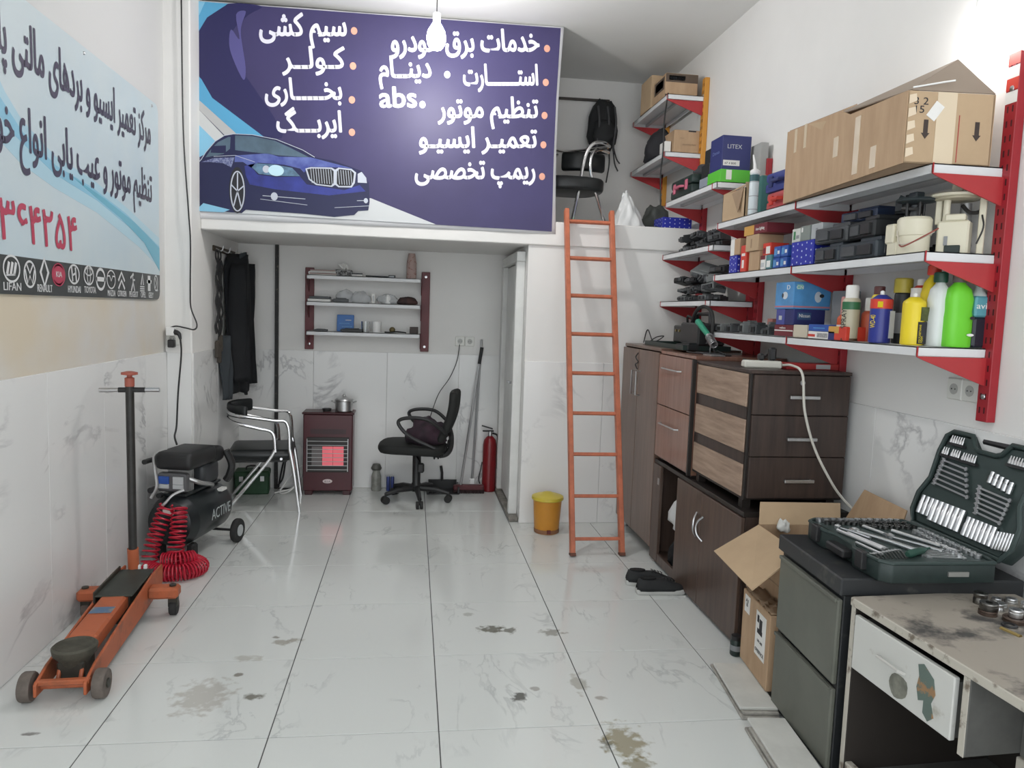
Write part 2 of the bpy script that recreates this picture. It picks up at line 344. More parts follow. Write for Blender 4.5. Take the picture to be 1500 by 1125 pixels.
NAVYP = mat('navy field', (.022, .020, .095), .35); CY = mat('cyan print', (.10, .38, .62), .4); LB = mat('pale blue print', (.25, .55, .75), .4); TANP = mat('beige print', (.50, .50, .50), .45)
def bp(pts, m, n, k, smooth=False): return poly_y(sm(pts) if smooth else pts, yb-.001*k, m, n, ban)
bp([(.45,3.438),(.66,3.44),(.579,3.38),(.482,3.275),(.465,3.176),(.53,3.035),(.612,2.926),(.8,2.64),(.662,2.62),(.498,2.703),(.335,2.84),(.255,2.998),(.237,3.142),(.256,3.241),(.329,3.351)], NAVYP, 'navy_swirl', 1, True)
bp([(.236,3.437),(.45,3.437),(.321,3.342),(.262,3.24),(.236,3.142)], CY, 'cyan_corner', 2)
bp([(.236,3.437),(.31,3.437),(.25,3.3),(.236,3.25)], LB, 'pale_corner', 3)
bp([(.522,3.222),(.50,3.374),(.56,3.40),(.53,3.30)][:3]+[(.54,3.33),(.53,3.25),(.56,3.05),(.545,2.97),(.48,3.10),(.457,3.192),(.47,3.28)], mat('violet glow print', (.10, .09, .27), .4), 'swirl_highlight', 2, True)
bp([(.236,3.013),(.287,2.951),(.351,2.842),(.70,2.60),(.498,2.60),(.246,2.842)], CY, 'cyan_band', 2)
bp([(.246,2.842),(.498,2.629),(.46,2.58),(.246,2.785)], TANP, 'beige_band', 3)
bp([(.246,2.785),(.46,2.57),(.40,2.54),(.246,2.687)], mat('silver print', (.62, .63, .63), .4), 'silver_band', 3)
bp([(.246,2.687),(.40,2.54),(.269,2.46),(.246,2.571)], LB, 'pale_band', 3)
bp([(.236,2.113),(1.0,2.11),(1.817,2.104),(1.481,2.22),(1.376,2.257),(.25,2.24)], mat('printed floor', (.60, .62, .63), .4), 'printed_floor', 1)
bp([(.244,2.114),(.294,2.167),(.461,2.133),(.419,2.114)], LB, 'printed_reflection', 5)
CARD = mat('car print dark blue', (.010, .012, .065), .35); CARB = mat('car print blue', (.035, .05, .32), .35, col2=(.02, .025, .17), scale=5); CARW = mat('car print window', (.10, .16, .22), .35, var=.3, scale=6); SILV = mat('silver highlight print', (.55, .58, .66), .35)
bp([(.245,2.398),(.283,2.447),(.312,2.495),(.37,2.567),(.428,2.608),(.487,2.622),(.604,2.624),(.756,2.604),(.841,2.579),(.926,2.546),(1.004,2.504),(1.124,2.489),(1.246,2.453),(1.316,2.431),(1.361,2.355),(1.368,2.233),(1.36,2.175),(1.294,2.168),(1.268,2.14),(1.137,2.12),(.929,2.131),(.562,2.138),(.537,2.115),(.47,2.116),(.244,2.125)], CARD, 'car_silhouette', 4)
bp([(.495,2.485),(.705,2.511),(.773,2.494),(.978,2.502),(1.125,2.472),(1.255,2.445),(1.168,2.447),(.97,2.44),(.935,2.401),(.91,2.425),(.807,2.444),(.638,2.447),(.604,2.407),(.545,2.446),(.491,2.443)], mat('car print pale blue', (.13, .17, .45), .35, col2=(.05, .07, .30), scale=9), 'bonnet', 5)
bp([(.554,2.421),(.621,2.442),(.604,2.411),(.638,2.37),(.757,2.36),(.91,2.373),(.954,2.324),(1.2,2.30),(1.30,2.34),(1.34,2.30),(1.1,2.26),(.757,2.28),(.588,2.303),(.562,2.362)], CARB, 'front_wing', 5)
bp([(.495,2.613),(.604,2.615),(.747,2.595),(.841,2.558),(.969,2.501),(.773,2.502),(.705,2.507),(.495,2.519)], CARW, 'windscreen', 5)
bp([(.308,2.461),(.349,2.523),(.387,2.563),(.453,2.601),(.466,2.602),(.462,2.526),(.42,2.489)], CARW, 'side_window', 5)
bp([(.341,2.493),(.349,2.536),(.437,2.545),(.437,2.495)], CARD, 'wing_mirror', 6)
bp([(.283,2.43),(.362,2.46),(.491,2.472),(.47,2.407),(.42,2.43),(.337,2.434)], mat('rain speckle print', (.30, .33, .50), .4, col2=(.03, .04, .16), scale=90), 'wet_door', 5)
bp([(.6,2.415),(.629,2.442),(.748,2.441),(.859,2.426),(.91,2.375),(.757,2.369),(.646,2.375)], mat('headlamp print', (.15, .28, .42), .3, var=.5, scale=20), 'headlamp', 6)
bp(ell(.756,2.403,.05,.036), mat('headlamp glare print', (.55, .78, .88), .3), 'headlamp_glare', 8)
bp(ell(.692,2.408,.022,.024), SILV, 'headlamp_lens', 7)
bp([(.944,2.427),(.978,2.438),(1.116,2.443),(1.138,2.431),(1.16,2.446),(1.246,2.442),(1.276,2.42),(1.268,2.35),(1.248,2.32),(1.161,2.317),(1.139,2.332),(1.118,2.317),(1.014,2.324),(.966,2.357)], SILV, 'grille_rim', 6)
for q in ([(.955,2.423),(.982,2.43),(1.112,2.434),(1.128,2.42),(1.128,2.342),(1.112,2.325),(1.02,2.332),(.976,2.361)], [(1.15,2.42),(1.165,2.437),(1.242,2.433),(1.262,2.415),(1.256,2.355),(1.242,2.33),(1.165,2.326),(1.15,2.34)]):
    bp(q, INK, 'grille', 7)
mb = MB()
for i in range(17):
    x = .985+i*.0163
    if abs(x-1.139) > .012: stroke(mb, [(x-.006, 2.43), (x+.004, 2.335)], .0035, yb-.0085)
mb.build('grille_slat', SILV, ban, world=True, smooth=0)
bp([(1.286,2.412),(1.312,2.427),(1.343,2.389),(1.348,2.355),(1.287,2.355)], SILV, 'far_headlamp', 6)
bp(ell(.508,2.262,.052,.15), INK, 'wheel_arch', 5)
mb = MB(); stroke(mb, ell(.510,2.255,.043,.128), .008, yb-.007, closed=True)
for k in range(5):
    a = k*2*PI/5+.3
    stroke(mb, [(.51, 2.255), (.51+.04*math.cos(a), 2.255+.12*math.sin(a))], .008, yb-.007)
stroke(mb, [(.67,2.235),(.73,2.234),(.946,2.228)], .004, yb-.007); stroke(mb, [(.655,2.212),(.959,2.189)], .003, yb-.007); stroke(mb, [(1.284,2.235),(1.341,2.239)], .004, yb-.007); stroke(mb, [(1.137,2.181),(1.364,2.205)], .003, yb-.007)
stroke(mb, [(.245,2.40),(.283,2.447),(.312,2.495),(.37,2.567),(.428,2.608),(.487,2.622),(.604,2.624),(.756,2.604),(.926,2.546),(1.004,2.504)], .004, yb-.007); stroke(mb, [(.36,2.47),(.495,2.485),(.62,2.45)], .003, yb-.007)
mb.build('wheel_rim', SILV, ban, world=True, smooth=0)
for c in ((.745, 2.234, .022), (1.343, 2.238, .014)): bp(ell(c[0], c[1], c[2], c[2]*1.2), SILV, 'fog_lamp', 8)
PEACH = mat('peach print', (.72, .36, .26), .5); LET = mat('white lettering', (.80, .79, .88), .4)
for i, (x, z) in enumerate([(1.249,3.334),(1.245,3.11),(1.241,2.892),(1.244,2.682),(2.542,3.323),(2.542,3.099),(2.542,2.879),(2.542,2.682),(2.541,2.467),(1.868,3.101),(1.707,2.894)]):
    bp(ell(x, z, .021, .024), PEACH if i < 9 else LET, 'bullet_dot', 2)
def bt(s, x, z, x2, z2, size, raw=False):
    text(s if raw else fa(s), LET, ban, (x if not raw else x2, yb-.002, z if not raw else z2), (x-x2, 0, z-z2), (0, 0, 1), size, abs(x-x2), 'LEFT' if raw else 'RIGHT', .024, world=True)
bt('خدمات برق خودرو', 2.494, 3.302, 1.497, 3.224, .20); bt('استـــــــارت', 2.494, 3.079, 1.987, 3.042, .19); bt('دینــام', 1.767, 3.077, 1.423, 3.051, .19)
bt('تنظیم موتور', 2.502, 2.863, 1.817, 2.817, .19); bt('abs', 1.664, 2.875, 1.421, 2.858, .19, True); bt('تعمیـر ایسیـو', 2.501, 2.662, 1.696, 2.612, .19); bt('ریمپ تخصصی', 2.5, 2.451, 1.678, 2.404, .19)
bt('سیم کشی', 1.207, 3.301, .654, 3.257, .20); bt('کـولــر', 1.193, 3.093, .789, 3.062, .19); bt('بخـــــاری', 1.182, 2.892, .691, 2.857, .19); bt('ایربـــگ', 1.185, 2.681, .77, 2.655, .19)

# ------------------------------------------------------------------ pale blue sign on the left wall
sg = T('wall_sign', 'pale blue sign board with dark lettering and car emblems on the left wall', 'sign', (XL, 1.0, 1.525))
FR = Matrix(((0,0,1,0),(1,0,0,0),(0,1,0,0),(0,0,0,1)))   # sheet (y,z) -> world, thickness along +x
def sp(pts, m, n, k): return MB().prism(pts, XL+.010+.0006*(k-1), XL+.010+.0006*k, FR).build(n, m, sg, world=True, smooth=0)
def rr(y0, z0, y1, z1, r, n=5):
    o = []
    for cx, cz, a in ((y1-r, z0+r, -PI/2), (y1-r, z1-r, 0), (y0+r, z1-r, PI/2), (y0+r, z0+r, PI)):
        o += [(cx+r*math.cos(a+PI/2*i/n), cz+r*math.sin(a+PI/2*i/n)) for i in range(n+1)]
    return o
MB().prism(rr(-.75, 1.525, 2.315, 2.69, .05), XL+.001, XL+.010, FR).build('sign_board', mat('pale blue sign', (.55, .66, .72), .35, col2=(.62, .70, .72), scale=1.2), sg, world=True, smooth=0)
SB1 = mat('sign wave blue', (.28, .56, .72), .35); SB2 = mat('sign wave cyan', (.16, .46, .60), .35); SB3 = mat('sign wave pale', (.45, .66, .76), .35)
sp([(-.6,2.6),(.2,2.55),(.45,2.40),(.573,2.288),(.692,2.214),(.971,2.128),(1.342,2.096),(1.768,2.02),(2.313,1.90),(2.313,1.72),(1.969,1.82),(1.4,1.94),(.963,1.99),(.682,2.04),(.52,2.10),(.2,2.25),(-.6,2.35)], SB3, 'sign_wave', 1)
sp([(-.6,2.55),(.2,2.48),(.5,2.28),(.692,2.17),(.971,2.09),(1.342,2.055),(1.768,1.985),(2.313,1.85),(2.313,1.78),(1.9,1.90),(1.4,2.00),(.963,2.05),(.6,2.15),(.3,2.32),(-.6,2.45)], SB1, 'sign_wave', 2)
sp([(1.1,2.075),(1.5,2.02),(1.9,1.95),(2.313,1.84),(2.313,1.70),(2.05,1.85),(1.7,1.95),(1.4,2.01)], SB2, 'sign_wave', 3)
SGD = mat('emblem strip', (.055, .06, .06), .35)
sp([(-.75,1.675),(2.315,1.675)]+[(2.315-.05+.05*math.cos(a), 1.575+.05*math.sin(a)) for a in (0, -.5, -1, -PI/2)]+[(-.70,1.525),(-.75,1.575)], SGD, 'emblem_strip', 2)
SLET = mat('sign lettering', (.075, .065, .10), .4); SRED = mat('sign red', (.50, .06, .11), .4); SWH = mat('sign white', (.72, .73, .73), .35)
def st(s, y, z, size, w, m=SLET, align='RIGHT', bold=.016, k=4): return text(s, m, sg, (XL+.010+.0006*k, y, z), (0, 1, 0), (0, 0, 1), size, w, align, bold, world=True)
st(fa('مرکز تعمیر ایسیو و بردهای مالتی پلکس'), 2.18, 2.43, .24, 1.86); st(fa('تنظیم موتور و عیب یابی انواع خودرو'), 2.19, 2.10, .24, 1.86)
st('۳۶۴۲۵۴', 1.17, 1.735, .22, .66, SRED)
def se(mb, pts, w, closed=False, k=4):
    tmp = MB(); stroke(tmp, pts, w, 0, 0, closed)
    mb.add([(XL+.010+.0006*k, v[0], v[2]) for v in tmp.v], [f[::-1] for f in tmp.f]); return mb
def emb(cy, cz, fn, m=SWH, name='emblem'):
    mb = MB(); fn(mb, cy, cz); return mb.build(name, m, sg, world=True, smooth=0)
C_ = lambda mb, y, z, a, b, w=.009: se(mb, ell(y, z, a, b, 26), w, True)
def e_slash(mb, y, z):
    C_(mb, y, z, .060, .050)
    for d in (-.026, .0, .026): se(mb, [(y+d-.008, z-.022), (y+d+.008, z+.026)], .017)
    se(mb, [(y-.04, z-.026), (y+.026, z-.022)], .007)
def e_vw(mb, y, z):
    C_(mb, y, z, .046, .052); se(mb, [(y-.026, z+.04), (y, z+.004), (y+.026, z+.04)], .010); se(mb, [(y-.038, z+.018), (y-.02, z-.038), (y, z-.006), (y+.02, z-.038), (y+.038, z+.018)], .010)
def e_dia(mb, y, z): se(mb, [(y, z+.056), (y-.034, z), (y, z-.056), (y+.034, z)], .018, True)
def e_red(mb, y, z): C_(mb, y, z, .058, .045, .012); se(mb, ell(y, z, .03, .024, 20), .045, True)
def e_h(mb, y, z):
    C_(mb, y, z, .054, .042); se(mb, [(y-.024, z+.034), (y-.014, z-.032)], .012); se(mb, [(y+.014, z+.032), (y+.024, z-.034)], .012); se(mb, [(y-.018, z-.006), (y+.018, z+.006)], .010)
def e_t(mb, y, z): C_(mb, y, z, .054, .044, .008); C_(mb, y, z, .018, .040, .007); C_(mb, y, z+.018, .040, .018, .007)
def e_n(mb, y, z): C_(mb, y, z, .052, .050, .014); se(mb, [(y-.062, z), (y+.062, z)], .022)
def e_m(mb, y, z): C_(mb, y, z, .054, .046, .007); se(mb, [(y-.05, z+.016), (y-.02, z+.018), (y, z-.008), (y+.02, z+.018), (y+.05, z+.016)], .007)
def e_c(mb, y, z):
    for d in (-.03, .012): se(mb, [(y-.044, z+d-.012), (y, z+d+.034), (y+.044, z+d-.012)], .015)
def e_l(mb, y, z): se(mb, [(y-.02, z-.05), (y+.008, z), (y, z+.04), (y-.03, z+.02)], .014); se(mb, [(y+.008, z), (y+.03, z-.05)], .012); se(mb, [(y+.004, z+.01), (y+.035, z+.012)], .010); se(mb, [(y, z+.036), (y+.016, z+.046)], .016)
def e_s(mb, y, z): se(mb, [(y-.02, z-.01), (y+.005, z+.05), (y+.02, z-.01)], .016); [se(mb, [(y-.035, z-.02-k*.012), (y+.035, z-.02-k*.012)], .007) for k in range(3)]
def e_b(mb, y, z): se(mb, [(y, z+.045), (y, z-.045)], .045); se(mb, [(y-.04, z+.01), (y+.04, z+.01)], .02)
def e_g(mb, y, z): C_(mb, y, z, .03, .045, .008); se(mb, [(y-.015, z+.03), (y+.012, z), (y-.015, z-.03)], .008)
for f, y, z in ((e_slash,.58,1.624),(e_vw,.72,1.609),(e_dia,.843,1.622),(e_h,1.124,1.627),(e_t,1.284,1.629),(e_n,1.423,1.616),(e_m,1.555,1.62),(e_c,1.695,1.617),(e_l,1.855,1.618),(e_s,2.006,1.616),(e_b,2.12,1.619),(e_g,2.24,1.624)): emb(y, z, f)
emb(.972, 1.618, e_red, SRED)
st('KIA', .972, 1.608, .035, .055, SWH, 'CENTER', .01, 6)
for s, y, z, w in (('LIFAN', .583, 1.54, .13), ('RENAULT', .844, 1.54, .13), ('HYUNDAI', 1.126, 1.543, .13), ('TOYOTA', 1.296, 1.545, .13), ('MAZDA', 1.557, 1.535, .10), ('CITROEN', 1.70, 1.535, .12), ('PEUGEOT', 1.87, 1.535, .13), ('OPEL', 2.022, 1.535, .08), ('GEELY', 2.15, 1.535, .08)):
    st(s, y, z, .045, w, SWH, 'CENTER', .008)
for y, z in ((1.276, 2.66), (2.20, 2.66), (2.26, 1.58), (.3, 2.66)): MB().ball((XL+.011, y, z), .008, 8).build('screw', STEEL, sg, world=True)
# ------------------------------------------------------------------ orange ladder against the loft edge
lad = T('ladder', 'orange painted steel ladder leaning on the loft edge', 'ladder', (2.87, 1.93, 0))
def lp(t): return Vector((0, .705*t, 2.25*t))   # along the lean
tilt = math.atan2(.705, 2.25)
for s, dx in ((-1, .012), (1, .012)):
    bt_, tp = Vector((s*.161, 0, 0)), Vector((s*.161+.012, .705, 2.25))
    d = (tp-bt_); q = d.to_track_quat('Z', 'Y').to_matrix().to_4x4(); q.translation = bt_
    MB().box(-.015, -.028, .012, .015, .028, d.length, q).build('stile', ORANGE, lad, bevel=.003)
    MB().box(-.017, -.03, 0, .017, .03, .02, q).build('foot', mat('worn brown', (.14, .05, .03), .7), lad)
rg = None
for k in range(9):
    t = .045+k*.1148
    p = lp(t); p.x += .012*t
    if rg is None: rg = MB().cbox((0, 0, 0), (.30, .03, .022)).build('rung', ORANGE, lad, bevel=.004)
    else: rg = dup(rg)
    rg.location = p; rg.rotation_euler = (-tilt, 0, 0)

# ------------------------------------------------------------------ orange bin
bn = T('waste_bin', 'small orange plastic bin with a yellow lid on the floor left of the ladder', 'bin', (2.635, 2.46, 0))
OB = mat('orange plastic', (.62, .27, .03), .4, var=.1, scale=5)
MB().lathe([(.082, 0), (.086, .02), (.100, .235), (.103, .238)], 28).build('body', OB, bn)
MB().lathe([(.106, .232), (.112, .238), (.110, .256), (.085, .266), (.05, .270), (.03, .284), (.001, .288)], 28).build('lid', mat('yellow plastic', (.58, .46, .05), .4), bn)
bx('pedal', mat('dark red plastic', (.12, .02, .02), .6), bn, -.012, -.102, .012, .012, -.08, .035)
MB().lathe([(.088, .004), (.089, .03)], 28).build('base_ring', mat('brown stain plastic', (.26, .12, .06), .6), bn)

# ------------------------------------------------------------------ gas heater
ht = T('gas_heater', 'dark red gas heater with a glowing grille against the alcove back wall', 'heater', (1.02, 3.58, 0))
HR = mat('maroon enamel', (.075, .012, .018), .3, var=.15, scale=3); HD = mat('maroon dark enamel', (.05, .011, .014), .35)
mb = MB().box(-.195, -.09, .035, .195, .10, .66).build('casing', HR, ht, bevel=.008)
MB().box(-.205, -.10, .658, .205, .11, .675).build('top_plate', HD, ht, bevel=.006)
for s in (-.15, .15): MB().box(s-.03, -.085, 0, s+.03, .09, .04).build('foot', HD, ht, bevel=.005)
for i in range(24): bx('vent_slot', BLACK, ht, -.135+i*.0117, -.0915, .50, -.1295+i*.0117, -.089, .54)
MB().box(-.165, -.097, .19, .165, -.088, .475).build('grille_frame', mat('black enamel', (.02, .017, .016), .4), ht, bevel=.003)
GL = mat('glowing ceramic', (1.0, .20, .24), .6, emit=.2); CG = mat('cold ceramic', (.20, .18, .18), .8)
for i, (a, b, m) in enumerate(((-.125, -.045, CG), (-.042, .04, GL), (.043, .125, GL))): bx('burner_plate', m, ht, a, -.102, .245, b, -.096, .40)
for i in range(8): MB().cyl((-.16, -.118, .215+i*.033), (.16, -.118, .215+i*.033), .0028, 6).build('grille_bar', STEEL, ht)
for x in (-.16, .16): MB().cyl((x, -.116, .20), (x, -.116, .465), .004, 6).build('grille_post', STEEL, ht)
MB().lathe([(.001, 0), (.038, 0), (.038, .004), (.001, .006)], 20, Matrix.Translation((0, -.09, .115)) @ Matrix.Rotation(PI/2, 4, 'X') @ Matrix.Diagonal((1, .45, 1, 1))).build('badge', mat('badge white', (.7, .6, .6), .4), ht)
text('B.I.A', mat('badge ink', (.1, .1, .1), .5), ht, (0, -.0965, .108), (1, 0, 0), (0, 0, 1), .02, .045, 'CENTER', .01)
pot = T('cooking_pot', 'small lidded aluminium pot standing on the heater', 'pot', (1.135, 3.58, .675))
MB().lathe([(.062, 0), (.07, .006), (.072, .085), (.076, .09)], 26).build('pan', ALU, pot)
MB().lathe([(.077, .09), (.07, .102), (.035, .115), (.001, .118)], 26).build('lid', ALU, pot)
MB().ball((0, 0, .128), .013, 12).build('knob', ALU, pot)
for s in (-1, 1): MB().tube([(s*.07, -.02, .07), (s*.095, -.018, .082), (s*.095, .018, .082), (s*.07, .02, .07)], .005, 6, smooth=4).build('handle', ALU, pot)
ash = tag(MB().lathe([(.001, .004), (.028, .004), (.034, .022), (.038, .022), (.032, 0), (.001, 0)], 20).build('ashtray', mat('dark tin', (.08, .08, .08), .4, .8), loc=(1.00, 3.57, .675)), 'small dark tin dish on the heater beside the pot', 'dish')

# ------------------------------------------------------------------ tubular chairs
SEATB = mat('black vinyl', (.012, .014, .015), .38, bump=.1, scale=12)
def arm_chair(name, label, loc, rz, h=.72):
    # local: seat faces +x, width along y
    c = T(name, label, 'chair', loc, rz, 'chrome armchairs with black vinyl pads')
    MB().box(-.22, -.235, .375, .245, .235, .462).build('seat', SEATB, c, bevel=.042, seg=4)
    MB().box(-.20, -.20, .365, .20, .20, .392).build('seat_pan', BLACK, c, bevel=.005)
    for q, z0 in enumerate((h-.06, h)):
        r = .0125; w = .265-.012*(1-q)
        # one looped tube: arm - back - arm
        pts = [(.12+.10*q, -w, .45), (.10+.10*q, -w, h-.13+.07*q), (.0+.10*q, -w, z0-.035), (-.15, -w*.93, z0), (-.215, -w*.55, z0+.015), (-.235, 0, z0+.02), (-.215, w*.55, z0+.015), (-.15, w*.93, z0), (.0+.10*q, w, z0-.035), (.10+.10*q, w, h-.13+.07*q), (.12+.10*q, w, .45)]
        MB().tube(pts, r, 10, smooth=6).build('arm_rail', CHROME, c)
    for s in (-1, 1):
        MB().tube([(.12, s*.253, .47), (.05, s*.255, .36), (-.24, s*.265, .0)], [.0125]*13, 10, smooth=6).build('leg', CHROME, c)
        MB().tube([(.22, s*.265, .47), (.25, s*.266, .30), (.29, s*.268, .0)], .014, 10, smooth=5).build('leg', CHROME, c)
        MB().cyl((.16, s*.26, .40), (.16, s*.2, .40), .01, 8).build('seat_bracket', CHROME, c)
    def pad(u, v):
        a = (u-.5)*2.1; R = .29
        return (.075-R*math.cos(a)-.008, R*math.sin(a)*.95, h-.03+.10*v)
    MB().grid(pad, 16, 4).build('back_pad', SEATB, c, solid=.035, sub=1)
    return c
arm_chair('armchair', 'chrome tube armchair with black seat on the alcove floor', (.555, 3.20, 0), .12)
# loft chair, seen from the loft edge
lc = T('loft_chair', 'chrome tube chair with black pads standing up on the loft', 'chair', (2.87, 3.06, LZ), 0, None)
def tb(mb, pts, r=.013): return mb.tube(pts, r, 10, smooth=6)
tb(MB(), [(-.05, -.12, 0), (.0, -.11, .28), (.04, -.10, .52), (.10, -.09, .62), (.20, -.02, .645), (.27, .10, .65)]).build('leg', CHROME, lc)
tb(MB(), [(.24, -.05, 0), (.16, -.06, .22), (.09, -.08, .42), (.10, -.07, .55), (.17, 0, .60), (.27, .12, .61)]).build('leg', CHROME, lc)
tb(MB(), [(-.10, .16, 0), (-.20, .16, .22), (-.26, .16, .40), (-.20, .2, .57), (-.10, .28, .60)]).build('leg', CHROME, lc)
tb(MB(), [(-.34, .20, 0), (-.29, .2, .3), (-.20, .24, .60), (0, .33, .64), (.27, .14, .65)]).build('leg', CHROME, lc)
MB().prism(sm([(-.22, -.14), (.0, -.17), (.18, -.10), (.20, .10), (.10, .25), (-.18, .24), (-.24, .05)]), .27, .37).build('seat', SEATB, lc, bevel=.025, seg=3)
MB().grid(lambda u, v: (-.08+.34*u, .20-.06*math.sin(u*PI), .46+.15*v), 12, 4).build('back_pad', SEATB, lc, solid=.05, sub=1)

# ------------------------------------------------------------------ green case and white cords in the alcove corner
gc = T('green_case', 'small green metal case on the floor behind the chrome armchair', 'case', (.42, 3.58, 0), .1)
GCM = mat('green metal', (.02, .075, .03), .5, var=.3, scale=10)
MB().box(-.13, -.08, 0, .13, .08, .15).build('body', GCM, gc, bevel=.008)
MB().box(-.135, -.085, .135, .135, .085, .19).build('lid', GCM, gc, bevel=.012)
MB().tube([(-.05, 0, .185), (-.04, 0, .215), (.04, 0, .215), (.05, 0, .185)], .007, 6, smooth=3).build('handle', BLACK, gc)
for s in (-.08, .08): bx('latch', STEEL, gc, s-.015, -.09, .11, s+.015, -.083, .15)
tag(MB().tube([(.62, 3.62, .01), (.70, 3.66, .06), (.78, 3.58, .10), (.72, 3.50, .03), (.64, 3.54, .015), (.72, 3.62, .14), (.80, 3.68, .20), (.76, 3.60, .05), (.60, 3.52, .01)], .006, 6, smooth=6).build('white_cable', WHITE), 'white cord lying in loose loops on the floor beside the heater', 'cord')
tag(MB().tube([(.60, 3.70, .012), (.63, 3.70, .18), (.66, 3.69, .28), (.64, 3.68, .10), (.60, 3.66, .02), (.72, 3.66, .012)], .007, 6, smooth=6).build('black_cable', BLACK), 'black cord bunched against the alcove back wall behind the armchair', 'cord')

# ------------------------------------------------------------------ iron pole, hanging coats
tag(MB().box(.565, 3.70, .0, .592, 3.727, 2.0).build('iron_pole', mat('chipped black iron', (.02, .02, .02), .6, col2=(.16, .14, .11), scale=30, lo=.25, hi=.42), smooth=0, bevel=.003), 'slim black iron pole standing against the alcove back wall', 'pole')
ct = T('hanging_jacket', 'black jacket hanging from a hook on the left alcove wall', 'jacket', (.278, 3.40, .83))
JK = mat('black cloth', (.006, .007, .009), .85, bump=.5, scale=14); JG = mat('dark grey cloth', (.035, .042, .048), .85, bump=.5, scale=14)
def drape(u, v, w0, w1, top, bot, dep, x0=0., ph=0., cy=0.):
    z = bot+(top-bot)*v; w = (w0+(w1-w0)*v**1.5)*(1 if v < .86 else max(.25, math.sqrt(max(0, 1-((v-.86)/.15)**2))))
    y = cy+(u-.5)*w; f = math.sin(u*19+ph+v*2)*.014*(1-.5*v)+math.sin(u*8+v*5+ph)*.012
    return (x0+dep*math.sin(PI*min(1, max(0, u)))**.6+f, y, z)
MB().grid(lambda u, v: drape(u, v, .46, .40, 1.06, .0+.02*math.sin(u*9), .12, .01, 0, .03), 36, 30).build('body', JK, ct, solid=.006)
MB().grid(lambda u, v: drape(u, v, .13, .18, .98, .10, .10, .06, 2., -.14), 14, 20).build('sleeve', JK, ct, solid=.006)
MB().grid(lambda u, v: drape(u, v, .17, .16, 1.0, .06, .10, .05, 4., .17), 14, 20).build('sleeve', JK, ct, solid=.006)
MB().grid(lambda u, v: (.09+.035*math.sin(u*PI), -.06+.14*u, .98+.08*v+.02*math.sin(u*PI)), 10, 6).build('collar', JG, ct, solid=.008)
tr = tag(MB().grid(lambda u, v: drape(u, v, .10, .14, 1.30, .83, .06, 0, 1., 0.), 14, 16).build('grey_trousers', JG, solid=.01, loc=(.285, 3.13, -.02)), 'dark grey trousers hanging beside the black jacket in the alcove', 'trousers')
cb = T('jumper_cables', 'bunch of black cables hanging on the left alcove wall beside the jacket', 'cable', (.278, 2.98, 1.10))
for i in range(7):
    y = -.06+.022*i; L = .52+.05*math.sin(i*3)
    MB().tube([(.03+.008*math.sin(k*2.1+i), y+.012*math.sin(k*1.3+i*2), .72-L*k/9) for k in range(10)], .007, 6, smooth=3).build('cable', BLACK, cb)
for y, z in ((-.05, .10), (.0, .06), (.04, .14)): MB().box(.015, y-.015, z-.07, .045, y+.015, z+.05).build('plug', mat('brown black plastic', (.05, .04, .03), .6), cb, bevel=.006)
for y in (-.05, .02): MB().torus((.03, y, .75), .035, .006, 'X').build('loop', BLACK, cb)
hk = T('coat_rack', 'small row of coat hooks on the left alcove wall above the jacket', 'hook', (.272, 3.3, 1.90))
MB().box(0, -.35, -.02, .012, .3, .02).build('plate', mat('dark wood', (.05, .035, .02), .6), hk, bevel=.003)
for y in (-.30, -.1, .1, .25): MB().tube([(.01, y, 0), (.05, y, -.015), (.065, y, .02)], .005, 6, smooth=3).build('hook', STEEL, hk)

# ------------------------------------------------------------------ office chair and the bag on it
oc = T('office_chair', 'black swivel office chair in the alcove with its back turned to the extinguisher', 'chair', (1.73, 3.32, 0), -.15)
OCB = mat('black office fabric', (.014, .015, .014), .8, bump=.3, scale=60)
for k in range(5):
    a = -PI/2+.25+k*2*PI/5; e = Vector((.26*math.cos(a), .26*math.sin(a), 0))
    MB().tube([(0.03*math.cos(a), .03*math.sin(a), .105), e*.6+Vector((0, 0, .10)), e+Vector((0, 0, .075))], [.024, .021, .016], 8).build('base_arm', BLACK, oc)
    cs = bpy.data.objects.new('caster', None); COL.objects.link(cs); cs.parent = oc; cs.location = e; cs.rotation_euler = (0, 0, a)
    for s in (-1, 1): MB().cyl((0, s*.006, .03), (0, s*.026, .03), .03, 14).build('caster_wheel', RUB, cs)
    MB().cyl((0, 0, .03), (0, 0, .085), .008, 8).build('caster_stem', BLACK, cs)
MB().lathe([(.038, .08), (.038, .14), (.032, .15), (.034, .38), (.02, .40)], 18).build('column', BLACK, oc)
MB().box(-.10, -.10, .385, .12, .10, .41).build('mechanism', BLACK, oc, bevel=.01)
MB().prism(sm([(-.27, -.17), (-.28, .17), (-.05, .24), (.19, .22), (.21, -.22), (-.05, -.24)]), .405, .475).build('seat', OCB, oc, bevel=.028, seg=4)
MB().grid(lambda u, v: (.20+.10*v-.02*math.sin(u*PI)+.03*math.sin(v*PI), -.20+.40*u+.03*(1-2*u)*max(0, v-.5)*2, .50+.40*v), 10, 10).build('backrest', OCB, oc, solid=.06, sub=1)
MB().tube([(.06, 0, .39), (.20, 0, .375), (.26, 0, .42), (.27, 0, .52), (.25, 0, .60)], .022, 10, smooth=6).build('back_bar', BLACK, oc)
for i in range(9):
    t = i/8; MB().torus((.14+.13*t**.7, 0, .37+.18*t*t), .026, .006, 'X', 14, 5).build('bellows_ring', RUB, oc)
for s in (-1, 1):
    MB().tube([(.17, s*.24, .47), (-.02, s*.26, .56), (-.11, s*.26, .66), (-.05, s*.26, .70), (.10, s*.26, .695), (.21, s*.22, .62), (.24, s*.2, .58)], .014, 10, smooth=6).build('armrest', BLACK, oc)
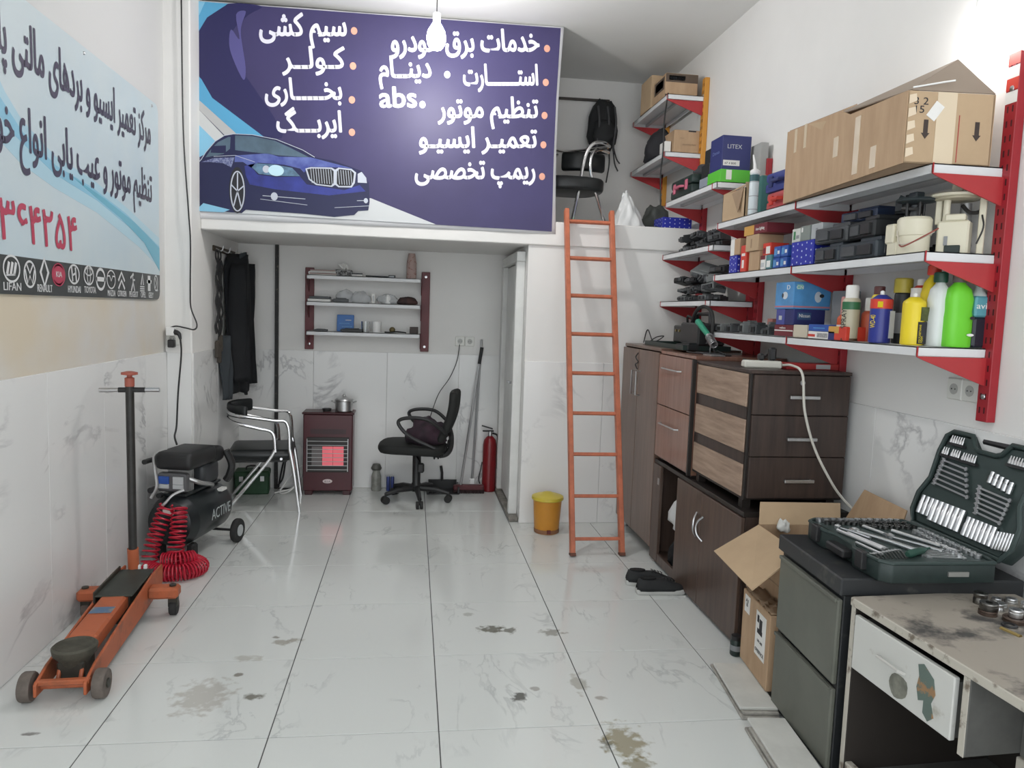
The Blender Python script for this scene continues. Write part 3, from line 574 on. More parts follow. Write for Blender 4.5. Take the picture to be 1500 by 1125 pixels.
MB().tube([(.0, -.08, .39), (.05, -.16, .34), (.06, -.19, .29)], .006, 6, smooth=4).build('lever', BLACK, oc)
MB().box(.035, -.21, .27, .085, -.17, .345).build('lever_knob', BLACK, oc, bevel=.01)
def lump(name, m, label, cat, loc, dims, seed, amp=.25, n=26, flat=True, group=None, rz=0, bag=False):
    mb = MB(); vs = []; k = n//2
    for j in range(k+1):
        for i in range(n):
            th = PI*j/k; ph = 2*PI*i/n; d = Vector((math.sin(th)*math.cos(ph), math.sin(th)*math.sin(ph), -math.cos(th)))
            q = 1+amp*noise.noise(d*1.7+Vector((seed, 0, 0)))+amp*.55*noise.noise(d*4.3+Vector((0, seed, 0)))
            v = d*q; z = max(v.z, -.55) if flat else v.z
            vs.append((v.x*dims[0]/2, v.y*dims[1]/2, (z+(.55 if flat else 0))*dims[2]/1.55))
    fs = [(j*n+i, j*n+(i+1) % n, (j+1)*n+(i+1) % n, (j+1)*n+i) for j in range(k) for i in range(n)]
    mb.add(vs, fs); o = mb.build(name, m, loc=loc, smooth=80); o.rotation_euler = (0, 0, rz)
    if label: tag(o, label, cat, group)
    return o
lump('cloth_bag', mat('plum cloth', (.055, .025, .04), .8, col2=(.02, .014, .02), scale=10, bump=.4), 'crumpled plum cloth bag on the office chair seat', 'bag', (1.80, 3.28, .475), (.30, .28, .19), 4.2, .35)
tag(MB().tube([(2.07, 3.725, 1.24), (2.05, 3.71, 1.10), (1.99, 3.66, .96), (1.90, 3.55, .84), (1.84, 3.40, .70), (1.82, 3.32, .64)], .0035, 6, smooth=6).build('charger_cable', BLACK), 'thin black cord from the alcove socket down to the office chair', 'cord')

# ------------------------------------------------------------------ wall sockets
SKT = mat('socket white', (.70, .70, .66), .35)
def socket_plate(name, label, M, n=2, w=.082):
    s = T(name, label, 'socket', M.translation, rot=M.to_euler())     # local: x right, z up, faces -y
    for k in range(n):
        x = (k-(n-1)/2)*w
        MB().box(x-w/2+.001, -.012, -.041, x+w/2-.001, 0, .041).build('plate', SKT, s, bevel=.004)
        MB().lathe([(.020, 0), (.021, .0025), (.018, .003)], 20, Matrix.Translation((x, -.0115, 0)) @ Matrix.Rotation(PI/2, 4, 'X')).build('well', mat('socket grey', (.42, .42, .40), .4), s)
        for q in (-.009, .009): MB().cyl((x+q, -.0135, 0), (x+q, -.0155, 0), .0028, 8).build('pin_hole', BLACK, s)
    return s
socket_plate('wall_socket', 'white double socket on the alcove back wall above the office chair', Matrix.Translation((2.115, YB, 1.265)))
socket_plate('wall_socket', 'white double socket on the right wall below the bottle shelf', Matrix.Translation((XR, -.035, 1.29)) @ Matrix.Rotation(-PI/2, 4, 'Z'))
so = socket_plate('wall_socket', 'white socket with black plugs on the left pilaster', Matrix.Translation((.155, 2.45, 1.28)), 1)
MB().box(-.028, -.06, .02, .022, -.008, .075).build('adapter', WHITE, so, bevel=.005)
MB().box(-.02, -.05, -.055, .02, -.008, -.005).build('plug', BLACK, so, bevel=.005)
MB().tube([(.02, -.04, .045), (.05, -.05, .035), (.06, -.05, .0)], [.018, .014, .008], 8, smooth=4).build('plug', BLACK, so)
tag(MB().tube([(.225, 2.43, 3.46), (.232, 2.43, 2.6), (.262, 2.42, 2.1), (.272, 2.425, 1.9), (.268, 2.43, 1.60), (.272, 2.43, 1.48), (.315, 2.40, 1.38), (.305, 2.38, 1.345), (.25, 2.40, 1.352), (.19, 2.40, 1.362), (.152, 2.40, 1.35)], .005, 6, smooth=6).build('cable', BLACK), 'black cable running down the left pilaster from ceiling to socket', 'cable')
tag(MB().tube([(.215, 2.40, 1.28), (.225, 2.38, 1.18), (.228, 2.30, .95), (.235, 2.24, .75), (.25, 2.15, .70), (.28, 2.09, .66)], .006, 6, smooth=6).build('power_cable', BLACK), 'black cable from the pilaster socket down to the air compressor', 'cable')

# ------------------------------------------------------------------ broom, squeegee, dustpan, extinguisher, small cans
br = T('broom', 'broom with a dark red head and steel handle leaning in the alcove corner', 'broom', (2.10, 3.58, 0))
MB().tube([(.0, .0, .05), (.145, .12, 1.13)], .0115, 10).build('handle', STEEL, br); MB().tube([(.138, .115, 1.08), (.158, .131, 1.22)], .0145, 10).build('grip', BLACK, br)
MB().box(-.06, -.03, .025, .20, .03, .07).build('head', mat('dark red plastic 2', (.10, .02, .025), .5), br, bevel=.01)
for i in range(13): MB().cbox((-.05+i*.02, 0, .018), (.017, .05, .036)).build('bristle_tuft', mat('dark bristle', (.03, .015, .015), .9), br)
sq = T('squeegee', 'floor squeegee with white blade and long steel pole against the alcove wall', 'squeegee', (2.20, 3.64, 0))
MB().tube([(0, 0, .07), (.055, .095, 1.285)], .0105, 10).build('pole', STEEL, sq)
MB().box(-.13, -.012, .035, .15, .012, .062).build('blade', WHITE, sq, bevel=.004); MB().box(-.02, -.014, .05, .025, .014, .11).build('clamp', WHITE, sq, bevel=.004)
MB().box(-.12, -.006, 0, .14, .006, .036).build('rubber_lip', RUB, sq)
dp = T('dust_pan', 'black dustpan lying on the floor between office chair and broom', 'dustpan', (1.97, 3.62, 0))
MB().prism([(-.15, -.10), (.12, -.10), (.10, .09), (-.13, .09)], 0, .008).build('tray', BLACK, dp)
for a in ((-.15, -.1, -.135, .09), (.105, -.1, .12, .09)): bx('side_wall', BLACK, dp, a[0], a[1], 0, a[2], a[3], .06)
bx('rear_wall', BLACK, dp, -.135, .08, 0, .105, .092, .085); MB().tube([(-.02, .085, .07), (-.02, .10, .14), (-.03, .10, .2)], .012, 8).build('handle', BLACK, dp)
fe = T('fire_extinguisher', 'red fire extinguisher standing in the right corner of the alcove', 'extinguisher', (2.345, 3.655, 0))
FR_ = mat('extinguisher red', (.23, .012, .017), .3, var=.1, scale=4)
MB().lathe([(.052, 0), (.058, .008), (.058, .40), (.05, .44), (.03, .465), (.018, .475)], 26).build('cylinder', FR_, fe)
MB().lathe([(.018, .472), (.02, .50), (.012, .515)], 14).build('neck', STEEL, fe)
MB().box(-.065, -.012, .51, .03, .012, .522).build('lever', BLACK, fe, bevel=.003); MB().box(-.075, -.011, -.004, .02, .011, .006, Matrix.Translation((0, 0, .54)) @ Matrix.Rotation(.28, 4, 'Y')).build('lever', BLACK, fe)
MB().tube([(.02, -.01, .50), (.06, -.03, .48), (.068, -.04, .38), (.066, -.035, .2)], .008, 8, smooth=5).build('hose', RUB, fe)
MB().tube([(-.06, .02, .02), (-.085, .0, .10), (-.075, -.02, .18), (-.06, .0, .25)], .005, 6, smooth=4).build('cord', BLACK, fe)
bc = T('glass_bottle', 'dusty clear bottle on the alcove floor between heater and office chair', 'bottle', (1.40, 3.66, 0))
MB().lathe([(.038, 0), (.042, .01), (.041, .12), (.030, .16), (.034, .18)], 18).build('body', mat('dusty glass', (.42, .42, .38), .25, var=.4, scale=14, alpha=.9), bc); MB().lathe([(.038, .175), (.045, .19), (.03, .225), (.001, .228)], 14).build('cap', mat('dark tin lid', (.10, .10, .09), .5), bc)
for dx, n in ((0, 'left'), (.034, 'right')):
    k = T('blue_can', 'small blue can on the alcove floor, %s one of the pair beside the dusty bottle' % n, 'can', (1.50+dx, 3.65, 0))
    MB().lathe([(.015, 0), (.016, .004), (.016, .115), (.012, .122)], 14).build('body', mat('blue tin', (.04, .06, .22), .35, .3), k); MB().lathe([(.012, .12), (.0125, .128), (.001, .129)], 12).build('cap', LGREY, k)
# ------------------------------------------------------------------ trolley jack
jk = T('trolley_jack', 'orange trolley jack with a tall black handle parked along the left wall', 'jack', (.395, .33, 0), .05)
JO = mat('worn orange enamel', (.45, .115, .045), .5, col2=(.22, .075, .035), scale=9, lo=.28, hi=.5); JD = mat('oily dark steel', (.045, .042, .032), .5, var=.4, scale=16); JW = mat('dusty iron wheel', (.17, .14, .12), .7, var=.35, scale=20)
YZ = lambda x: Matrix(((0,0,1,x),(1,0,0,0),(0,1,0,0),(0,0,0,1)))   # polygon in (y,z), thickness along x
for s in (-1, 1):
    mb = MB().prism([(-.06,.035),(-.06,.085),(.05,.115),(.42,.155),(.80,.19),(.98,.185),(.98,.09),(.80,.06),(.06,.03)], -.006, .006, YZ(s*.086)).build('side_plate', JO, jk, bevel=.003)
    w = MB().lathe([(.02, -.021), (.052, -.021), (.056, -.015), (.056, .015), (.052, .021), (.02, .021)], 24, Matrix.Translation((s*.128, -.01, .056)) @ Matrix.Rotation(PI/2, 4, 'Y')).build('front_wheel', JW, jk)
    MB().cyl((s*.108, -.01, .056), (s*.155, -.01, .056), .018, 14).build('hub', JD, w)
    MB().box(s*.086, .72, .095, s*.225, .80, .15).build('caster_arm', JO, jk, bevel=.012)
    MB().cyl((s*.195, .76, .14), (s*.195, .76, .158), .016, 10).build('pivot_bolt', JD, jk)
    c = MB().cyl((s*.178, .775, .04), (s*.212, .775, .04), .04, 18).build('caster', RUB if s > 0 else JW, jk, bevel=.004)
    MB().box(s*.195-.022, .75, .045, s*.195+.022, .785, .10).build('caster_fork', JD, jk, bevel=.004)
MB().cyl((-.125, -.01, .056), (.125, -.01, .056), .012, 12).build('axle', JO, jk)
MB().box(-.095, -.045, .07, .095, -.02, .09).build('front_bar', JO, jk, bevel=.004)
MB().box(-.055, .17, .095, .055, .58, .165, Matrix.Translation((0, 0, .0)) @ Matrix.Rotation(.05, 4, 'X')).build('lift_arm', JO, jk, bevel=.01)
MB().box(-.045, .36, .185, .045, .52, .1865, Matrix.Rotation(.0, 4, 'X')).build('label_sticker', mat('torn blue sticker', (.09, .16, .27), .5, col2=(.30, .26, .20), scale=16, lo=.4, hi=.5), jk, smooth=0)
MB().lathe([(.05, .095), (.06, .12), (.078, .14), (.082, .165), (.074, .172), (.066, .163), (.001, .160)], 26, Matrix.Translation((0, .09, 0))).build('saddle', mat('dusty saddle rubber', (.085, .08, .06), .8, var=.4, scale=20), jk)
for x in (-.04, .04): MB().cyl((x, .03, .06), (x, .07, .13), .008, 8).build('link_rod', JO, jk)
MB().box(-.05, .04, .04, .05, .16, .12).build('saddle_block', JD, jk, bevel=.008)
MB().box(-.08, .53, .187, .08, .88, .197, Matrix.Rotation(.0, 4, 'X')).build('cover_plate', mat('greasy dark cover', (.045, .05, .04), .55, var=.35, scale=9), jk, bevel=.004)
MB().box(-.084, .53, .16, -.074, .88, .215).build('cover_edge', JD, jk, bevel=.003)
MB().box(-.06, .55, .05, .06, .90, .186).build('hydraulic_unit', JD, jk, bevel=.012)
for x in (-.03, .005, .035): MB().box(x-.008, .883, .19, x+.008, .90, .215).build('pump_lug', WHITE, jk, bevel=.003)
MB().cyl((-.02, .90, .15), (-.02, .885, .30), .026, 16).build('handle_socket', JO, jk)
MB().cyl((-.02, .885, .28), (-.02, .87, 1.11), .0195, 16).build('handle_tube', mat('worn black paint', (.028, .026, .024), .45, var=.4, scale=20), jk)
MB().cyl((-.155, .87, 1.085), (.115, .87, 1.09), .011, 12).build('cross_bar', STEEL, jk); MB().cyl((-.07, .87, 1.087), (.05, .87, 1.089), .0125, 12).build('bar_grip', BLACK, jk)
MB().lathe([(.022, 1.105), (.022, 1.145), (.012, 1.15), (.012, 1.165)], 14, Matrix.Translation((-.02, .87, 0))).build('valve_collar', mat('brick paint', (.35, .09, .06), .5), jk)
mb = MB().lathe([(.014, 1.158), (.038, 1.162), (.038, 1.172), (.012, 1.178)], 12, Matrix.Translation((-.02, .87, 0))).build('valve_knob', mat('brick paint', (.35, .09, .06), .5), jk)

# ------------------------------------------------------------------ air compressor and coil hose
cp = T('air_compressor', 'black air compressor on wheels between the left wall and the chrome armchair', 'compressor', (.365, 2.10, 0), -.22); cp.scale = (1.08,)*3
CPB = mat('compressor black', (.012, .016, .018), .3); AX = Matrix.Rotation(-PI/2, 4, 'X')
MB().lathe([(.001, -.275), (.07, -.268), (.12, -.24), (.142, -.19), (.145, -.18), (.145, .18), (.142, .19), (.12, .24), (.07, .268), (.001, .275)], 32, Matrix.Translation((0, 0, .225)) @ AX).build('tank', CPB, cp)
text('ACTIVE', mat('tank print', (.45, .5, .5), .4), cp, (.1455, -.06, .20), (0, 1, 0), (0, 0, 1), .085, .22, 'LEFT', .008)
bx('tank_label', PAPER, cp, -.02, -.27, .28, .04, -.245, .31); bx('tank_label', PAPER, cp, .095, .10, .325, .125, .16, .34)
for s in (-1, 1):
    w = MB().lathe([(.03, -.016), (.066, -.016), (.07, -.01), (.07, .01), (.066, .016), (.03, .016)], 24, Matrix.Translation((s*.17, .20, .07)) @ Matrix.Rotation(PI/2, 4, 'Y')).build('wheel', RUB, cp)
    MB().cyl((s*.152, .20, .07), (s*.19, .20, .07), .034, 18).build('hub', LGREY, w)
    MB().box(s*.09-.02, -.20, .0, s*.09+.02, -.14, .10).build('rubber_foot', RUB, cp, bevel=.01)
MB().cyl((-.18, .20, .07), (.18, .20, .07), .008, 8).build('axle', BLACK, cp)
MB().box(-.07, -.20, .36, .07, .20, .375).build('saddle_plate', CPB, cp, bevel=.004)
MB().box(-.06, .0, .37, .07, .19, .50).build('motor', mat('motor casing', (.05, .055, .06), .4), cp, bevel=.03, seg=3)
for i in range(6): MB().box(-.055, -.15+i*.012, .375, .055, -.144+i*.012, .50).build('cooling_fin', ALU, cp, bevel=.001)
MB().box(-.11, -.20, .50, .10, .10, .60).build('top_cover', mat('cover black', (.016, .016, .017), .5), cp, bevel=.03, seg=3)
MB().box(-.08, .06, .49, .10, .20, .58).build('rear_cover', mat('cover black', (.016, .016, .017), .5), cp, bevel=.03, seg=3)
for x, m in ((-.05, BLUE), (.03, LGREY)): bx('sticker', m, cp, x-.028, -.208, .43, x+.028, -.2, .47); bx('sticker', LGREY, cp, x-.028, -.208, .405, x+.028, -.2, .428)
MB().box(-.09, -.20, .385, .07, -.15, .485).build('cylinder_head', mat('head grey', (.10, .10, .105), .45), cp, bevel=.008)
MB().tube([(.05, -.14, .45), (.10, -.10, .42), (.11, .0, .39), (.09, .05, .37)], .013, 8, smooth=5).build('air_pipe', ALU, cp)
MB().tube([(-.08, -.12, .60), (-.12, -.17, .57), (-.10, -.2, .50), (-.08, -.22, .42), (-.09, -.26, .36)], .009, 8, smooth=5).build('outlet_hose', ALU, cp)
MB().tube([(.06, -.2, .40), (.02, -.24, .38), (-.01, -.26, .34), (-.03, -.27, .32)], .008, 8, smooth=5).build('brass_pipe', ALU, cp)
MB().cyl((-.10, -.21, .40), (-.10, -.25, .40), .016, 12).build('pressure_gauge', BLACK, cp); MB().cyl((-.06, -.21, .37), (-.06, -.24, .37), .014, 12).build('pressure_gauge', BLACK, cp)
MB().tube([(-.12, .12, .54), (-.15, -.18, .545), (-.15, -.22, .545)], .014, 10).build('carry_handle', BLACK, cp)
MB().tube([(.11, .18, .55), (.135, .20, .47), (.12, .2, .40), (.10, .2, .37)], .022, 8, smooth=5).build('cable_conduit', BLACK, cp)
def coil(path, turns, R, r, n=14):
    P = spline([Vector(p) for p in path], 12); Ls = [0]
    for a, b in zip(P, P[1:]): Ls.append(Ls[-1]+(b-a).length)
    out = []; N = turns*n; nrm = None; j = 0
    for i in range(N+1):
        d = Ls[-1]*i/N
        while j < len(P)-2 and Ls[j+1] < d: j += 1
        t = (d-Ls[j])/max(1e-9, Ls[j+1]-Ls[j]); c = P[j].lerp(P[j+1], t); tg = (P[j+1]-P[j]).normalized()
        if nrm is None: nrm = tg.orthogonal().normalized()
        nrm = (nrm-tg*nrm.dot(tg)).normalized(); bi = tg.cross(nrm); a = 2*PI*i/n
        out.append(c+nrm*math.cos(a)*R+bi*math.sin(a)*R)
    return out
HP = mat('red hose', (.48, .012, .035), .3)
hs = T('coil_hose', 'red coiled air hose drooping from the compressor onto the floor', 'hose', (.38, 1.66, 0))
for path, turns in (([(.315, 1.79, .36), (.285, 1.73, .25), (.262, 1.69, .15), (.25, 1.67, .05)], 12), ([(.38, 1.79, .36), (.392, 1.73, .25), (.388, 1.70, .15), (.385, 1.69, .05)], 13), ([(.255, 1.64, .048), (.36, 1.57, .047), (.47, 1.585, .047), (.525, 1.68, .048), (.43, 1.76, .06)], 30), ([(.33, 1.655, .085), (.42, 1.65, .09), (.49, 1.70, .085)], 12)):
    MB().tube(coil(path, turns, .042, .005), .0052, 6).build('coil', HP, hs, world=True)
MB().tube([(.25, 1.66, .05), (.24, 1.5, .02), (.27, 1.42, .012), (.25, 1.36, .03)], .006, 6, smooth=6).build('hose_tail', HP, hs, world=True)

# ------------------------------------------------------------------ red and white wall shelving
def shelving(name, label, y0, joints, tops, ups, zr, rung=mat('red bracket enamel', (.44, .035, .04), .38, var=.1, scale=5), x1=XR-.002, depth=.30, upm=None, colw=.055):
    u = T(name, label, 'shelving', (x1, (y0+joints[-1])/2, zr[0] if isinstance(zr[0], float) else zr[0][0]))
    x0 = x1-depth
    for k, y in enumerate(ups):
        za, zb = zr[k] if isinstance(zr[0], tuple) else zr
        p = MB().box(x1-.034, y-colw/2, za, x1, y+colw/2, zb).build('upright', (upm or RED), u, world=True, bevel=.002)
        n = int((zb-za)/.05)
        for i in range(n):
            for s in (-.011, .011): bx('slot', mat('slot dark', (.05, .005, .008), .8), p, x1-.0346, y+s-.003, za+.03+i*.05, x1-.0335, y+s+.003, za+.052+i*.05, world=True)
        for z in (za+.09, zb-.12): MB().lathe([(.011, 0), (.009, .004), (.001, .006)], 12, Matrix.Translation((x1-.033, y, z)) @ Matrix.Rotation(-PI/2, 4, 'Y')).build('bolt', STEEL, p, world=True)
    for z in tops:
        ya = y0
        for yb in joints:
            mb = MB().box(x0, ya+.002, z-.004, x1-.03, yb-.002, z)
            mb.box(x0, ya+.002, z-.033, x0+.004, yb-.002, z); mb.box(x1-.034, ya+.002, z-.033, x1-.03, yb-.002, z)
            mb.box(x0, ya+.002, z-.033, x1-.03, ya+.006, z); mb.box(x0, yb-.006, z-.033, x1-.03, yb-.002, z)
            s_ = mb.build('shelf', SHELFW, u, world=True, smooth=0)
            MB().box(x0+.11, ya+.01, z-.022, x0+.13, yb-.01, z-.004).build('stiffener', mat('grey shelf underside', (.45, .46, .47), .5), s_, world=True, smooth=0)
            ya = yb
        for y in ups:
            br = MB().prism([(x0-.003, z+.001), (x0-.003, z-.037), (x0+.02, z-.047), (x1-.03, z-.135), (x1-.03, z-.0345), (x0-.0005, z-.0345), (x0-.0005, z+.001)], -.003, .003, Matrix(((1,0,0,0),(0,0,1,0),(0,1,0,0),(0,0,0,1))) )
            br.v = [(a, b+min(max(y, y0-.004), joints[-1]+.004), c) for a, b, c in br.v]
            br.build('bracket', rung, u, world=True, smooth=0)
    return u
UA = shelving('shelving_unit', 'long red and white wall shelving with bottles, modules and big cartons', -.165, (.77, 1.71), (2.085, 1.785, 1.452), (-.172, .772, 1.68), (1.19, 2.47))
UB = shelving('shelving_unit', 'red and white wall shelving over the wardrobe with heaps of black modules', 1.73, (2.655,), (2.335, 1.968, 1.637), (1.80, 2.64), (1.30, 2.44))
UC = shelving('shelving_unit', 'upper wall shelving on the loft with one orange upright', 2.72, (3.60,), (3.11, 2.71), (2.735, 3.56), (2.45, 3.24), upm=mat('orange yellow enamel', (.62, .28, .04), .45))
# printed sticker on the near upright
for z0, m in ((2.30, PAPER), (2.345, REDP), (2.385, PAPER), (2.43, REDP)): bx('upright_sticker', m, UA, XR-.0372, -.198, z0, XR-.0358, -.146, z0+.04, world=True)
# alcove shelf on the back wall
UD = T('wall_shelf', 'small red and white three tier wall shelf in the alcove', 'shelving', (1.3, YB, 1.17))
RD = mat('dark red enamel', (.13, .015, .02), .45, var=.2, scale=6)
for x in (.835, 1.775):
    p = MB().box(x-.035, YB-.03, 1.165 if x < 1 else 1.17, x+.035, YB-.001, 1.83).build('upright', RD, UD, world=True, bevel=.003)
    for z in (1.21, 1.79): MB().lathe([(.012, 0), (.01, .005), (.001, .006)], 12, Matrix.Translation((x, YB-.029, z)) @ Matrix.Rotation(PI/2, 4, 'X')).build('bolt', STEEL, p, world=True)
for z in (1.765, 1.555, 1.32):
    mb = MB().box(.835, 3.535, z-.004, 1.735, YB-.03, z).box(.835, 3.535, z-.03, 1.735, 3.54, z).box(.835, 3.535, z-.03, .84, YB-.03, z).box(1.73, 3.535, z-.03, 1.735, YB-.03, z)
    mb.build('shelf', SHELFW, UD, world=True, smooth=0)
    for x in (.833, 1.738):
        b_ = MB().prism([(3.55, z), (3.55, z-.035), (YB-.03, z-.13), (YB-.03, z)], -.002, .002, YZ(x)).build('bracket', RD, UD, world=True, smooth=0)
# ------------------------------------------------------------------ cartons, bottles and other builders
def carton(name, label, cat, x, y, z, dx, dy, h, m, rz=0., prints=(), texts=(), group=None, bev=.0025, lid=None):
    o = T(name, label, cat, (x, y, z), rz, group)
    MB().box(-dx/2, -dy/2, 0, dx/2, dy/2, h).build('box_body', m, o, bevel=bev, smooth=0)
    for f, u0, v0, u1, v1, pm in prints:
        if f == 'L': bx('printed_panel', pm, o, -dx/2-.0008, dy/2-u1*dy, v0*h, -dx/2+.0002, dy/2-u0*dy, v1*h)
        elif f == 'F': bx('printed_panel', pm, o, -dx/2+u0*dx, -dy/2-.0008, v0*h, -dx/2+u1*dx, -dy/2+.0002, v1*h)
        else: bx('printed_panel', pm, o, -dx/2+u0*dx, -dy/2+v0*dy, h-.0002, -dx/2+u1*dx, -dy/2+v1*dy, h+.0008)
    for f, u, v, s, w, body, tm in texts:
        if f == 'L': text(body, tm, o, (-dx/2-.0012, dy/2-u*dy, v*h), (0, -1, 0), (0, 0, 1), s, w, 'CENTER', .01)
        else: text(body, tm, o, (-dx/2+u*dx, -dy/2-.0012, v*h), (1, 0, 0), (0, 0, 1), s, w, 'CENTER', .01)
    return o
def module(name, label, loc, d, rz=0., group=None, m=BLACK, cat='module', pins=4, tilt=(0, 0)):
    o = T(name, label, cat, loc, 0, group, rot=(tilt[0], tilt[1], rz))
    MB().box(-d[0]/2, -d[1]/2, 0, d[0]/2, d[1]/2, d[2]*.8).build('housing', m, o, bevel=min(d)*.08)
    MB().box(-d[0]*.35, -d[1]*.42, d[2]*.78, d[0]*.35, d[1]*.1, d[2]).build('cover', m, o, bevel=min(d)*.05)
    for k in range(2): MB().box(-d[0]/2-.012, -d[1]*.4+k*d[1]*.42, d[2]*.15, -d[0]/2+.004, -d[1]*.4+k*d[1]*.42+d[1]*.34, d[2]*.62).build('connector', DM2 if (k+int(d[1]*1000)) % 2 else BLACK, o, bevel=.002)
    return o
DM = mat('module black', (.022, .024, .026), .5, var=.3, scale=20); DM2 = mat('module grey', (.07, .075, .08), .5, var=.3, scale=20); DM3 = mat('module slate', (.035, .045, .055), .45)

# ---- near shelving, top shelf
z1, z2, z3 = 2.086, 1.786, 1.453
bc = T('big_carton', 'long open brown carton overhanging the top shelf beside the near upright', 'carton', (3.543, .36, z1), -.075)
L_, w_ = .50, .155
prof = [(-L_, 0), (L_, 0), (L_, .335), (-.02, .30), (-.10, .265), (-L_, .245)]
for s in (-1, 1): MB().prism(prof, -.003, .003, YZ(s*w_)).build('side_wall', KRAFT, bc, smooth=0)
bx('end_wall', KRAFT2, bc, -w_, -L_, 0, w_, -L_+.006, .245); bx('end_wall', KRAFT, bc, -w_, L_-.006, 0, w_, L_, .335); bx('base', KRAFTD, bc, -w_, -L_, 0, w_, L_, .006)
def flap(pts, m, par, n='flap', t=.005):
    mb = MB(); mb.add(pts, [tuple(range(len(pts)))]); return mb.build(n, m, par, solid=t, smooth=0)
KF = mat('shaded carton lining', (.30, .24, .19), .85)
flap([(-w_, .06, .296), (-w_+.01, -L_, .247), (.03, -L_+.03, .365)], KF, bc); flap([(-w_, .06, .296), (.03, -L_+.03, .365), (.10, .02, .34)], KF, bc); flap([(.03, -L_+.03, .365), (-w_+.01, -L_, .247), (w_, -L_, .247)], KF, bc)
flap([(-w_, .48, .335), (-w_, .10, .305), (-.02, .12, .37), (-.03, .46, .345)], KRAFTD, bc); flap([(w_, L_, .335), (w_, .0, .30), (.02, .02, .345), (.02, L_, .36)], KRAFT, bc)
flap([(-w_-.002, .28, .32), (-w_-.003, .10, .29), (-w_-.002, .14, .262)], KRAFT2, bc, 'torn_flap', .002)
for y in (.40, .30): bx('tape', TAPE, bc, -w_-.0045, y-.012, .22, -w_-.003, y+.012, .325)
for y, a, b in ((-.17, .02, .24), (.0, .12, .20), (-.30, .02, .10)): bx('tape', TAPE, bc, -w_-.0045, y-.02, a, -w_-.003, y+.02, b)
bx('tape', TAPE, bc, -.05, -L_-.0015, 0, .02, -L_-.0003, .245)
for i in range(5): MB().prism([(0, 0), (.028, .012), (.024, .036), (0, .03)], 0, .001, Matrix.Translation((-w_+.004, -L_-.001, .02+i*.045)) @ Matrix.Rotation(PI/2, 4, 'X')).build('tape_tear', mat('torn kraft', (.72, .60, .45), .8), bc, smooth=0)
for x in (-.085, .10):
    MB().prism([(-.008, .15), (.008, .15), (.008, .105), (.015, .105), (0, .085), (-.015, .105), (-.008, .105)], 0, .001, Matrix.Translation((x, -L_-.0005, 0)) @ Matrix.Rotation(PI/2, 4, 'X')).build('arrow_mark', mat('arrow ink', (.05, .035, .03), .7), bc, smooth=0)
o_ = bx('paper_label', PAPER, bc, -.018, -.0012, -.03, .018, 0, .03); o_.location = (-.055, -L_-.0005, .18); o_.rotation_euler = (0, .6, 0)
bx('red_line', mat('red marker', (.40, .06, .05), .7), bc, .032, -L_-.0012, .01, .035, -L_-.0002, .17)
text('3 2\n15', INK, bc, (-.135, -L_-.001, .20), (1, 0, 0), (0, 0, 1), .035, .05)
MB().tube([(-.14, -L_+.0, .256), (-.04, -L_-.01, .275), (.0, -L_-.012, .282)], .003, 6).build('cable_tie', WHITE, bc)
# tool cases
def tool_case(name, label, x, y, z, dx, dy, h, m, m2, rz=0.):
    o = T(name, label, 'case', (x, y, z), rz)
    MB().box(-dx/2, -dy/2, 0, dx/2, dy/2, h*.48).build('base_shell', m, o, bevel=h*.12, seg=2); MB().box(-dx/2, -dy/2, h*.5, dx/2, dy/2, h).build('lid_shell', m, o, bevel=h*.16, seg=2)
    for y_ in (-.28, .28): MB().box(-dx/2-.008, y_*dy-.018, h*.25, -dx/2+.004, y_*dy+.018, h*.78).build('latch', m2, o, bevel=.003)
    MB().tube([(-dx/2+.004, -.14*dy, h*.5), (-dx/2-.022, -.12*dy, h*.5), (-dx/2-.022, .12*dy, h*.5), (-dx/2+.004, .14*dy, h*.5)], .009, 8).build('handle', m2, o)
    return o
tool_case('tool_case', 'red plastic tool case under the blue case on the top shelf', 3.58, .99, z1, .24, .27, .085, mat('coral plastic', (.45, .07, .07), .45), REDP)
tool_case('tool_case', 'blue plastic tool case lying on the red case on the top shelf', 3.575, 1.0, z1+.086, .23, .28, .10, mat('blue plastic', (.035, .05, .22), .45), mat('indigo plastic', (.02, .03, .13), .45), .05)
sgun = T('sealant_tube', 'white and teal sealant tube with angled nozzle standing on the top shelf', 'sealant', (3.475, 1.31, z1))
MB().lathe([(.024, 0), (.025, .005), (.025, .215), (.022, .222)], 18).build('body', mat('pale tube', (.60, .66, .68), .35), sgun)
for a, b, m in ((.03, .033, GREY), (.10, .103, GREY), (.175, .178, GREY), (.18, .214, mat('teal print', (.03, .10, .11), .4))): MB().lathe([(.0255, a), (.0255, b)], 18).build('band', m, sgun)
MB().lathe([(.022, .22), (.026, .222), (.026, .236), (.012, .246)], 16).build('cap', WHITE, sgun); MB().tube([(0, 0, .24), (.005, .02, .275), (.02, .075, .335)], [.009, .007, .004], 8).build('nozzle', WHITE, sgun)
carton('teal_box', 'narrow teal box standing behind the sealant tube', 'box', 3.56, 1.345, z1, .07, .04, .22, mat('teal card', (.06, .19, .18), .6))
oc_ = T('open_carton', 'small brown carton with its flap hanging open on the far top shelf', 'carton', (3.57, 1.53, z1), 0)
bx('wall', KRAFT2, oc_, -.11, -.15, 0, -.105, .15, .16); bx('wall', KRAFT2, oc_, .105, -.15, 0, .11, .15, .19); bx('wall', KRAFT2, oc_, -.11, .145, 0, .11, .15, .16); bx('wall', KRAFT2, oc_, -.11, -.15, 0, .11, -.145, .19); bx('base', KRAFTD, oc_, -.11, -.15, 0, .11, .15, .004)
